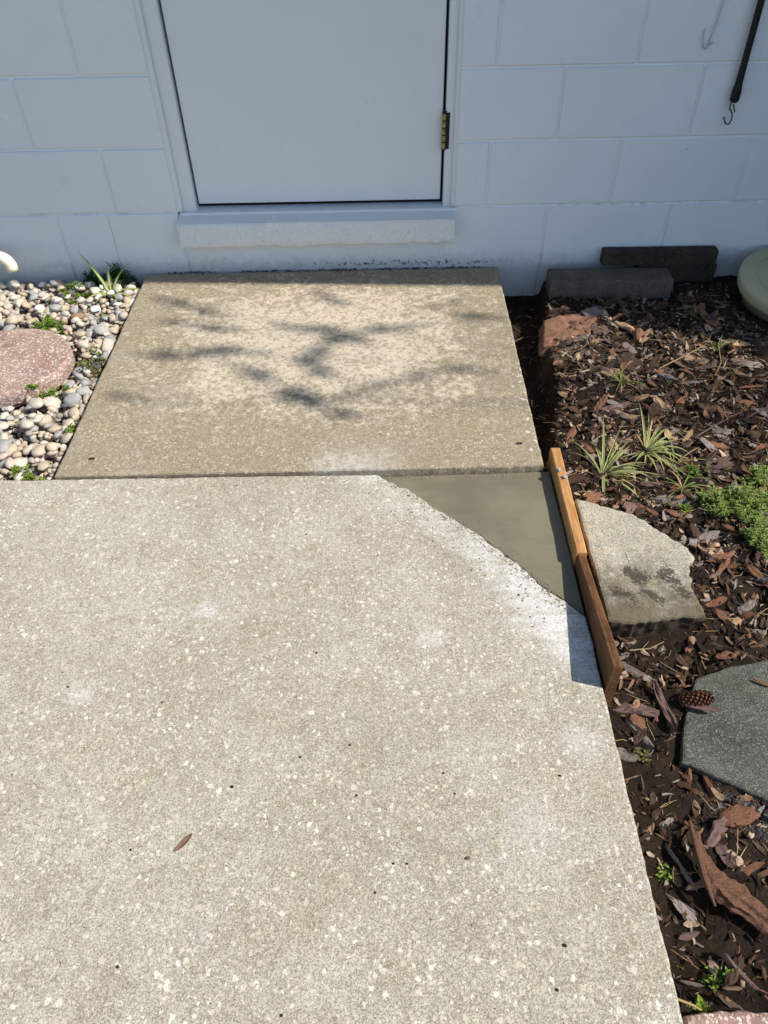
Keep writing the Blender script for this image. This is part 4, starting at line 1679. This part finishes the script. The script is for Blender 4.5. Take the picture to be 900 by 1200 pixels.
cl = [at(x, y, -.034).to_2d() for x, y in ((637, 374), (636, 403), (652, 404), (668, 393), (690, 386), (700, 372), (668, 366))]  # outline of the sunlit part of the clay bank, built into the shape
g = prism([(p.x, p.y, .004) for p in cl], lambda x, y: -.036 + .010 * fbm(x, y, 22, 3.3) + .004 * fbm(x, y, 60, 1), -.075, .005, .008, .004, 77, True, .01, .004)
o = g.obj('sunlit_clay', M['clay'], loc=(.05, -.3, -.075), smooth=True)
tag(o, 'smooth reddish brown sunlit patch of clay bank at the end of the dug trench before the edging block', 'clay lump')
# long curved root-like piece
rp_ = [(816, 975), (822, 1000), (834, 1028), (856, 1048), (880, 1066), (912, 1092)]
zz = -.052
g = G()
pts = [at(x, y, zz + .010) for x, y in rp_]
cr = []
for k in range(len(pts) - 1):
    for u in range(9):
        cr.append(pts[k].lerp(pts[k + 1], u / 9))
cr.append(pts[-1])
for it in range(3):
    cr = [cr[0]] + [(cr[i - 1] + cr[i] * 2 + cr[i + 1]) / 4 for i in range(1, len(cr) - 1)] + [cr[-1]]
rad = [.003 + .0135 * sstep(0, .5, k / (len(cr) - 1)) * (1 + .25 * noise.noise(Vector((k * .28, 0, 2)))) for k in range(len(cr))]
g.tube(cr, rad, 16)
for k_ in range(len(cr)):
    for i_ in range(16):
        a_ = i_ / 16 * 6.2832
        f_ = 1 + .75 * noise.noise(Vector((math.cos(a_) * 2.6, math.sin(a_) * 2.6, k_ * .05))) + .25 * noise.noise(Vector((math.cos(a_) * 6, math.sin(a_) * 6, k_ * .12)))
        g.v[k_ * 16 + i_] = cr[k_] + (g.v[k_ * 16 + i_] - cr[k_]) * max(.35, f_)
g.v = [v + Vector((0, 0, .45 * (-.038 - v.z))) + Vector((.5, .4, 1)) * .0022 * noise.noise(v * 150) for v in g.v]
o = g.obj('bark_strip', M['trunk'], loc=pts[2])
o.data.materials[0] = M['root']
tag(o, 'long curled reddish bark strip like a root on soil between path and red paver', 'bark strip')
g = G()
g.tube([at(808, 962, -.035), at(818, 1000, -.030), at(826, 1030, -.030), at(838, 1062, -.045)], [.003, .0055, .005, .002], 7)
g.obj('bark_strip', M['root'], loc=at(818, 1000, -.05))
tag(bpy.data.objects['bark_strip.001'], 'thin reddish bark splinter lying along the long curled bark strip', 'bark strip')

# the rest of the chips that can be picked out, up to the limit
rc = random.Random(33)
names_c = ['reddish brown'] * 30 + ['dark brown'] * 30 + ['purplish brown'] * 18 + ['grey weathered'] * 13 + ['pale tan'] * 9
tries = 0
while n_c < 298 and tries < 20000:
    tries += 1
    y = rc.uniform(-2.2, -.16); x = rc.uniform(-.1, .95)
    if not visible(x, y, -.05, 3):
        continue
    L = rc.uniform(.034, .064) * (1.0 if rc.random() < .8 else 1.4)
    if not free(x, y, L * .42):
        continue
    if y > -.95 and x < bank_x(y) + .012:
        continue
    if y < -1.7 and rc.random() < .45:
        continue
    h = mtop(x, y, L * .3)
    if h > .0 or min((Vector((x, y)) - q_.to_2d()).length for q_ in (at(706, 556, -.05), at(757, 530, -.05))) < .045:
        continue
    me, vs, fs = BKM[rc.randrange(20)]
    cn = rc.choice(names_c)
    o = link('bark_chip', me, (x, y, h + L * .06), None, (rc.gauss(0, .38), rc.gauss(0, .30), rc.gauss(0, .9) + rc.choice((0, 3.14))), (L, L * rc.uniform(.7, 1.3), L * rc.uniform(.6, 1.1)))
    o.material_slots[0].link = 'OBJECT'
    o.material_slots[0].material = BARK[cn]
    raise_m(x, y, L * .22, h + L * .10)
    wf = o.scale.y / L
    tag(o, '%s %s %s bark chip %s' % (size_word(L, .044, .060), 'narrow' if wf < .88 else ('broad' if wf > 1.12 else 'flat'), cn, nearest(x, y, CMARK)), 'bark chip', 'bark chips in the mulch')
    n_c += 1
print('chips', n_c, tries)

# pine cone on the dark paver
c0 = at(796, 822, SZ + .013); c1 = at(834, 817, SZ + .012)
ax = (c1 - c0); Lc = ax.length; ax.normalize()
side = ax.cross(Vector((0, 0, 1))).normalized(); upv = side.cross(ax)
cone = thing('pine_cone', (c0 + c1) / 2 - Vector((0, 0, .012)), 'reddish brown pine cone lying on the dark grey paver', 'pine cone')
core = G(); sca = G()
R_c = Lc * .27
prof = lambda u: R_c * (math.sin(math.pi * min(1, u * .93 + .05)) ** .62)
core.tube([c0 + ax * Lc * u for u in [k / 14 for k in range(15)]], [max(.001, prof(k / 14) * .72) for k in range(15)], 12)
core.obj('core', M['seal'], cone, loc=cone.location)
for k in range(120):
    u = (k + .5) / 120; q = k * 2.39996
    d = side * math.cos(q) + upv * math.sin(q)
    tg = ax.cross(d)
    b0 = c0 + ax * Lc * u + d * prof(u) * .62
    s1 = R_c * .34 * (.6 + .5 * math.sin(math.pi * u))
    tip = b0 + d * R_c * .36 + ax * s1 * .55
    sca.add([b0 - tg * s1 * .4, b0 + tg * s1 * .4, tip + tg * s1 * .55, tip + ax * s1 * .35 + d * .0006, tip - tg * s1 * .55, tip - ax * s1 * .25 + d * .001],
            [(0, 1, 2, 5), (0, 5, 4), (2, 3, 4, 5), (1, 0, 4, 3, 2)])
o = sca.obj('scales', M['cone'], cone, loc=cone.location)
o['kind'] = 'stuff'


# ------------------------------------------------------------------ plants
def blade(g_, base, dirx, L, W, rise, droop, tw=0.0, n=7):
    """one strap leaf, folded along its midrib, arching outwards"""
    d = Vector((dirx.x, dirx.y, 0)).normalized()
    s_ = Vector((-d.y, d.x, 0))
    vs = []; uv = []
    p = Vector(base); a = rise
    step = L / n
    for k in range(n + 1):
        u = k / n
        w_ = W * (.55 + .45 * math.sin(min(1, u * 2.2) * math.pi / 2)) * (1 - u ** 2.2) + W * .03
        ss = (s_ * math.cos(tw * u) + Vector((0, 0, 1)) * math.sin(tw * u))
        nrm = ss.cross(d * math.cos(a) + Vector((0, 0, math.sin(a))))
        vs += [p - ss * w_ / 2 + nrm * -w_ * .14 * 0, p + nrm * w_ * .16, p + ss * w_ / 2]
        uv += [(0, u), (.5, u), (1, u)]
        p = p + (d * math.cos(a) + Vector((0, 0, math.sin(a)))) * step
        a -= droop / n
    fs = []
    for k in range(n):
        for j in range(2):
            fs.append((k * 3 + j, k * 3 + j + 1, (k + 1) * 3 + j + 1, (k + 1) * 3 + j))
    g_.add(vs, fs, uv)


rdry = random.Random(3)


def strap_plant(name, label, cat, c, leaves, mat, group=None):
    t_ = thing(name, c, label, cat, group)
    for (az, L, W, rise, droop, tw) in leaves:
        g_ = G()
        blade(g_, c + Vector((math.cos(az), math.sin(az), 0)) * .004, Vector((math.cos(az), math.sin(az))), L, W, rise, droop, tw)
        dry = (len(leaves) > 9 and rdry.random() < .14)
        g_.obj('leaf', M['straw'] if dry else mat, t_, loc=c, uv=True)
    return t_


c = at(131, 345, -.018)
strap_plant('spider_plant', 'striped spider plant with arching strap leaves growing in the gravel by the landing slab', 'plant', c,
            [(2.55, .175, .012, 1.05, .55, .2), (.02, .125, .014, .55, 1.2, -.1), (-.35, .085, .013, .5, 1.2, .2), (3.3, .12, .013, .7, 1.7, .1),
             (3.75, .11, .014, .6, 1.5, -.2), (1.0, .125, .012, 1.0, .9, .1), (4.3, .085, .012, .7, 1.4, 0), (1.7, .10, .011, 1.25, .6, .1), (5.3, .07, .011, .7, 1.3, .1)],
            M['spider'])
rv = random.Random(9)
for (px, py, n, sc, lab) in ((706, 556, 58, 1.0, 'white edged striped grass clump beside the orange lumber strip'),
                             (757, 530, 50, 1.0, 'second striped grass clump, paler, behind the clump by the orange strip')):
    zt = soil_h(*at(px, py, -.05).to_2d())
    c = at(px, py, zt)
    c.z = zt - .002
    lv = []
    for k in range(n):
        az = rv.gauss(.5, .75) if rv.random() < .75 else rv.uniform(0, 6.28)
        lv.append((az, rv.uniform(.05, .165) * sc, rv.uniform(.0035, .0075), rv.uniform(.15, 1.0), rv.uniform(.5, 2.4), rv.uniform(-.9, .9)))
    strap_plant('striped_grass', lab, 'grass clump', c, lv, M['varig'], 'striped grass clumps')
for (px, py, n, sc, lab) in ((728, 448, 15, .75, 'thin green grass tuft in the mulch near the dug trench'),
                             (838, 412, 15, .8, 'thin green grass tuft in the mulch between tan bark chips'),
                             (800, 572, 12, .8, 'sparse yellow green grass tuft behind the concrete chunk'),
                             (790, 545, 14, .8, 'tangled yellow green grass tuft beside the striped clumps'),
                             (814, 368, 7, .5, 'small dark grass tuft in the shaded mulch near the edging blocks')):
    zt = mtop(*at(px, py, -.05).to_2d())
    c = at(px, py, zt)
    lv = []
    for k in range(n):
        lv.append((rv.uniform(0, 6.28), rv.uniform(.05, .12) * sc, rv.uniform(.0025, .0045), rv.uniform(.3, 1.1), rv.uniform(.6, 1.8), rv.uniform(-.5, .5)))
    strap_plant('grass_tuft', lab, 'grass tuft', c, lv, M['grass'], 'thin grass tufts')


def leaflet(g_, p, d, s_, L, W, fold=.25):
    n_ = d.cross(s_).normalized()
    a = p; b = p + d * L * .45 - s_ * W / 2 + n_ * W * fold; c_ = p + d * L; e = p + d * L * .45 + s_ * W / 2 + n_ * W * fold
    mdp = p + d * L * .5
    g_.add([a, b, c_, e, mdp], [(0, 4, 1), (1, 4, 2), (2, 4, 3), (3, 4, 0)])


def weed(name, label, cat, c, rx, ry, hgt, n_st, lsz, mat, top=None, group=None, slim=.7, seed=0):
    """low creeping clump: stems that rise and carry leaves in pairs"""
    r = random.Random(seed)
    t_ = thing(name, c, label, cat, group)
    st_ = G(); lf = G()
    for k in range(int(n_st * 1.7)):
        q = r.uniform(0, 6.28); rr = math.sqrt(r.random())
        x, y = c.x + math.cos(q) * rr * rx, c.y + math.sin(q) * rr * ry
        if noise.noise(Vector((x * 40, y * 40, seed))) < -.10:
            continue
        z0 = (top(x, y) if top else c.z) - .004
        H_ = hgt * r.uniform(.35, 1.15) * (1.1 - .5 * rr) * (1 + 1.1 * noise.noise(Vector((x * 48, y * 48, seed + .5))))
        lean = Vector((r.gauss(0, .55), r.gauss(0, .55), 1)).normalized()
        p0 = Vector((x, y, z0)); p1 = p0 + lean * H_
        st_.tube([p0, p1], [.0006, .0004], 3, False)
        m_ = max(2, int(H_ / (lsz * .55)))
        for i in range(m_ + 1):
            p = p0.lerp(p1, .25 + .75 * i / m_)
            a0 = i * 1.57 + r.uniform(-.5, .5)
            for h_ in (0, 1):
                az = a0 + h_ * math.pi
                d = Vector((math.cos(az), math.sin(az), r.uniform(.0, .7))).normalized()
                s2 = Vector((-math.sin(az), math.cos(az), r.uniform(-.3, .3))).normalized()
                k_ = lsz * r.uniform(.65, 1.2)
                leaflet(lf, p, d, s2, k_, k_ * slim)
    st_.obj('stem', mat, t_, loc=c)
    lf.obj('foliage', mat, t_, loc=c)
    return t_


GB = 'weed clumps in the gravel'
for i, (px, py, rx, ry, h_, n, lab, mt) in enumerate((
    (57, 385, .045, .055, .026, 120, 'bright green weed clump behind the red stepping stone', 'weed'),
    (86, 346, .045, .035, .022, 75, 'green weed clump beside the spider plant near the shaded gravel', 'weed'),
    (122, 322, .045, .020, .040, 60, 'dark green weed at the wall behind the spider plant', 'weeddark'),
    (154, 322, .042, .022, .040, 75, 'dark leafy weed in the corner of wall and landing slab', 'weeddark'),
    (107, 428, .035, .075, .014, 70, 'olive mossy weed along the edge of the landing slab', 'moss'),
    (58, 464, .060, .018, .020, 75, 'bright green weed at the foot of the red stepping stone', 'weed'),
    (32, 562, .045, .020, .022, 85, 'bright green weed at the edge of the path by the gravel', 'weed'),
    (85, 500, .010, .05, .010, 24, 'thin line of small weeds in the gap beside the landing slab', 'weed'),
    (119, 376, .010, .012, .014, 12, 'tiny green sprout among pebbles beside the landing slab', 'weed'))):
    c = at(px, py, -.02)
    c.x = min(c.x, XL - rx * .5)
    c.y = max(min(c.y, -.012 - ry), -1.06)
    c.z = gtop(c.x, c.y)
    weed('weed_clump', lab, 'weed', c, rx, ry, h_, n, .0098, M[mt], lambda x, y: min(gtop(x, y) + .003, .006), GB, .7, i + 1)
GM = 'weeds in the mulch'
for i, (px, py, rx, ry, h_, n, lab, mt, ls, slim) in enumerate((
    (860, 592, .078, .052, .042, 360, 'feathery bright green frond mat beside the concrete chunk', 'frond', .0105, .40),
    (893, 632, .045, .066, .040, 300, 'feathery green frond mat in front of the larger one beside rounded bark lumps', 'frond', .0085, .42),
    (893, 560, .045, .028, .032, 130, 'small feathery green frond mat behind the larger one', 'frond', .008, .42),
    (812, 553, .032, .026, .022, 60, 'low green weed between the grass tufts and the feathery fronds', 'weed', .006, .6),
    (800, 596, .02, .018, .016, 22, 'tiny weed touching the long grey bark piece by the chunk', 'weed', .006, .6),
    (668, 471, .012, .012, .014, 14, 'tiny green seedling at the lip of the trench', 'weed', .007, .7),
    (747, 888, .018, .014, .014, 13, 'pale seedling on soil between the path and dark paver', 'moss', .009, .6),
    (784, 1026, .009, .014, .022, 9, 'small seedling in front of the pale grey bark strip', 'weed', .011, .5),
    (796, 1136, .013, .014, .016, 12, 'round leaved seedling at the path edge', 'moss', .010, .8),
    (838, 1148, .020, .013, .016, 15, 'fleshy green seedling cluster near the long ridged bark slab', 'weed', .010, .5),
    (818, 1180, .006, .006, .016, 5, 'single bright green leaf sprout at the red paver', 'weed', .013, .7))):
    zt = mtop(*at(px, py, -.05).to_2d())
    c = at(px, py, zt)
    c.z = zt
    weed('weed_clump', lab, 'weed', c, rx, ry, h_, n, ls, M[mt], lambda x, y: min(mtop(x, y), -.015), GM, slim, i + 40)

# twigs
for i, (pts, r_, lab) in enumerate((
    ([(772, 432), (800, 418), (825, 405)], .0016, 'pale thin twig pointing at the grass tuft between tan chips'),
    ([(842, 405), (845, 425), (838, 440)], .0014, 'short pale stem hanging below the grass tuft between tan chips'),
    ([(810, 515), (835, 500), (868, 483)], .0015, 'thin grey twig across the bark behind the fronds'),
    ([(738, 762), (762, 760), (778, 752)], .0012, 'pale straw arching in front of the concrete chunk'),
    ([(672, 590), (684, 580), (692, 574)], .0022, 'pale curved stem at the back corner of the concrete chunk'),
    ([(792, 1170), (812, 1178), (822, 1184)], .0018, 'tan twig slanting from the path edge to red paver'))):
    ps = []
    for x, y in pts:
        zt = max(mtop(*at(x, y, -.05).to_2d()), -.06) + .010
        ps.append(at(x, y, zt))
    g = G()
    g.tube(ps, [r_, r_, r_ * .6], 6)
    o = g.obj('twig', M['straw'] if i != 2 else M['twig'], loc=ps[1])
    tag(o, lab, 'twig', 'twigs on the mulch')

# bits lying on the path
c = at(215.5, 987.5, .0018)
d = (at(226, 977, .0035) - at(205, 998, .0035)); L = d.length; d.normalize(); s_ = Vector((-d.y, d.x, 0))
g = G()
vs = []
for k in range(9):
    u = k / 8
    w_ = .0048 * math.sin(math.pi * min(1, u * .95 + .03)) ** .8
    p = c + d * (u - .5) * L + Vector((0, 0, 0.0015 * (u - .4) ** 2 * 4))
    vs += [p - s_ * w_ + Vector((0, 0, .0006)), p - Vector((0, 0, .0006)), p + s_ * w_ + Vector((0, 0, .0006))]
g.add(vs, [(k * 3 + j, k * 3 + j + 1, k * 3 + j + 4, k * 3 + j + 3) for k in range(8) for j in range(2)])
o = g.obj('dry_leaf', M['dryleaf'], loc=c)
tag(o, 'slim dry brown leaf lying alone on the path', 'leaf')
for i, (px, py, s_, fl, lab) in enumerate((
    (272, 922, .0048, 0, 'round black seed on the path above the slim leaf'),
    (549, 1006, .0075, 1, 'oval brown husk lying on the path'),
    (662, 1108, .0058, 1, 'crumpled dark husk on the path near the soil strip'),
    (656, 909, .0042, 1, 'narrow dark seed on the path beside the soil strip'),
    (440, 1046, .0035, 0, None), (461, 1012, .0035, 0, None), (477, 1012, .0033, 0, None), (410, 873, .0035, 0, None), (352, 887, .0032, 0, None),
    (418, 932, .0036, 0, None), (138, 1133, .004, 0, None), (153, 996, .0035, 0, None), (371, 765, .0034, 0, None), (359, 626, .004, 1, None),
    (190, 823, .0034, 0, None), (533, 930, .003, 0, None), (653, 1160, .0038, 0, None), (330, 1190, .0036, 0, None), (80, 805, .0042, 1, None),
    (608, 697, .0035, 0, None), (277, 569, .0042, 1, None), (520, 906, .0032, 0, None))):
    p = at(px, py, .001)
    vs, fs = lump(ICO2, i + 60, .3, 1.6)
    me = mesh('seed_husk', vs, fs, M['seed'] if i not in (1,) else M['dryleaf'], True)
    o = link('seed_husk', me, (p.x, p.y, s_ * .34), None, (0, 0, rnd.uniform(0, 3.1)), (s_ * .62, s_ * (.38 if fl else .55), s_ * .4))
    tag(o, lab or 'tiny black speck of a seed lying on the path', 'seed', 'seeds scattered on the path')

# ------------------------------------------------------------------ the tree whose boughs throw shade on the landing slab (stands outside the frame)
TB = Vector((5.7, -2.6, -.25))
tree = thing('tree', TB, 'leafy tree beyond the mulch bed with boughs reaching towards the house', 'tree')
g = G()
g.tube([TB, TB + Vector((.03, .02, 1.2)), TB + Vector((-.05, .05, 2.8)), TB + Vector((-.02, .1, 4.4)), TB + Vector((.2, .1, 6.2))], [.16, .125, .11, .085, .04], 14)
g.obj('trunk', M['trunk'], tree, loc=TB)
strokes = [
    ([(188, 350), (215, 357), (246, 367)], .009, 3.5), ([(190, 377), (232, 380), (275, 388)], .010, 3.6), ([(187, 414), (240, 414), (262, 411), (290, 413)], .013, 3.6),
    ([(335, 383), (378, 388), (408, 397), (440, 386), (490, 379)], .012, 3.7), ([(400, 398), (372, 409), (360, 420), (364, 433), (398, 444)], .011, 3.7),
    ([(278, 427), (318, 446), (348, 464), (372, 473), (405, 487)], .012, 3.9), ([(330, 462), (352, 465), (372, 470)], .011, 3.9),
    ([(405, 466), (440, 452), (480, 441), (530, 432), (572, 437)], .009, 3.9), ([(543, 369), (560, 371), (580, 372)], .009, 3.4), ([(122, 458), (145, 466), (170, 471)], .006, 3.9),
    ([(368, 342), (384, 349), (398, 356)], .007, 3.5), ([(505, 362), (520, 356), (545, 352)], .005, 3.5)]
hub = TB + Vector((-.75, .65, 4.3))
br = G()
tuft = G()
rt_ = random.Random(77)
for (pts, r_, D) in strokes:
    D += 1.9
    r_ *= 1.35
    P = [at(x, y, .004) + SUN * D for x, y in pts]
    Q = []
    for k in range(len(P) - 1):
        for u in range(4):
            Q.append(P[k].lerp(P[k + 1], u / 4) + Vector((0, 0, rt_.uniform(-.008, .008))))
    Q.append(P[-1])
    # it thickens and thins like a twig with bunched leaves
    br.tube(Q, [r_ * .75 * (.12 + .88 * abs(math.sin(k * .75 + D * 5 + r_ * 300)) ** 1.5) for k in range(len(Q))], 6)
    last = Q[-1]
    mid = last.lerp(hub, .5) + Vector((0, 0, .12))
    br.tube([last, last.lerp(mid, .5) + Vector((0, 0, .02)), mid, hub], [.0018, .0022, .004, .012], 6)
    for k, p in enumerate(Q):
        for h_ in range(int(6 * abs(math.sin(k * .75 + D * 5 + r_ * 300)) ** 1.5)):
            d = Vector((rt_.gauss(0, 1), rt_.gauss(0, .5), rt_.gauss(0, .6))).normalized()
            s2 = d.cross(SUN).normalized()
            leaflet(tuft, p + d * .004, d, s2, r_ * rt_.uniform(2.2, 4.2), r_ * rt_.uniform(.9, 1.6), .1)
for k in range(9):
    q = k * .7 + .3
    a_ = TB + Vector((0, .08, 3.6 + .28 * k))
    e_ = a_ + Vector((abs(math.cos(q)) * 1.1, math.sin(q) * .9, .75))
    br.tube([a_, a_.lerp(e_, .5) + Vector((0, 0, .1)), e_], [.05, .03, .012], 8)
br.tube([TB + Vector((-.03, .06, 3.4)), hub.lerp(TB + Vector((0, 0, 3.8)), .4), hub], [.06, .04, .02], 8)
br.obj('branch', M['trunk'], tree, loc=TB)
tuft.obj('bough_leaves', M['crown'], tree, loc=TB)['kind'] = 'stuff'
cr = G()
for k in range(90):
    q = rt_.uniform(0, 6.28); rr = rt_.uniform(.3, 1.5)
    cc = TB + Vector((math.cos(q) * rr + .25, math.sin(q) * rr * .8 - .15, rt_.uniform(3.9, 6.6)))
    if cc.x - .895 * cc.z < 1.25:
        cc.x = 1.25 + .895 * cc.z + rt_.uniform(0, .8)
    for i in range(70):
        v = Vector((rt_.gauss(0, .16), rt_.gauss(0, .16), rt_.gauss(0, .11)))
        d = Vector((rt_.gauss(0, 1), rt_.gauss(0, 1), rt_.gauss(0, .5))).normalized()
        leaflet(cr, cc + v, d, d.orthogonal().normalized(), rt_.uniform(.05, .09), rt_.uniform(.025, .045))
o = cr.obj('crown', M['crown'], tree, loc=TB)
o['kind'] = 'stuff'

# unseen shrubs added to shade the corner by the pot lid and darken the wall
for (SB, hh, wid, n_lf, lab) in ((Vector((1.80, -.56, -.25)), 2.2, .30, 4200, 'unseen tall leafy bush added past the pot lid to shade the mulch'),
                                 (Vector((1.44, -.37, -.25)), 1.4, .38, 4200, 'unseen low dense bush added past the pot lid to darken the wall')):
    shr = thing('shade_shrub', SB, lab, 'shade_shrub', 'unseen bushes added for shade')
    g = G()
    for k in range(7):
        q = k * .9
        g.tube([SB, SB + Vector((math.cos(q) * .08, math.sin(q) * .07, hh * .4)), SB + Vector((math.cos(q) * .16, math.sin(q) * .14, hh * .85))], [.018, .014, .006], 6)
    g.obj('stem', M['trunk'], shr, loc=SB)
    lf = G()
    for k in range(n_lf):
        q = rt_.uniform(0, 6.28); rr = math.sqrt(rt_.random())
        z = rt_.uniform(.14 * hh, hh)
        wd = wid * (1 - ((z - .5 * hh) / (.68 * hh)) ** 2)
        p = SB + Vector((math.cos(q) * rr * wd, math.sin(q) * rr * wd * .9, z))
        d = Vector((rt_.gauss(0, 1), rt_.gauss(0, 1), rt_.gauss(0, .6))).normalized()
        leaflet(lf, p, d, d.orthogonal().normalized(), rt_.uniform(.05, .085), rt_.uniform(.028, .045))
    lf.obj('foliage', M['crown'], shr, loc=SB)
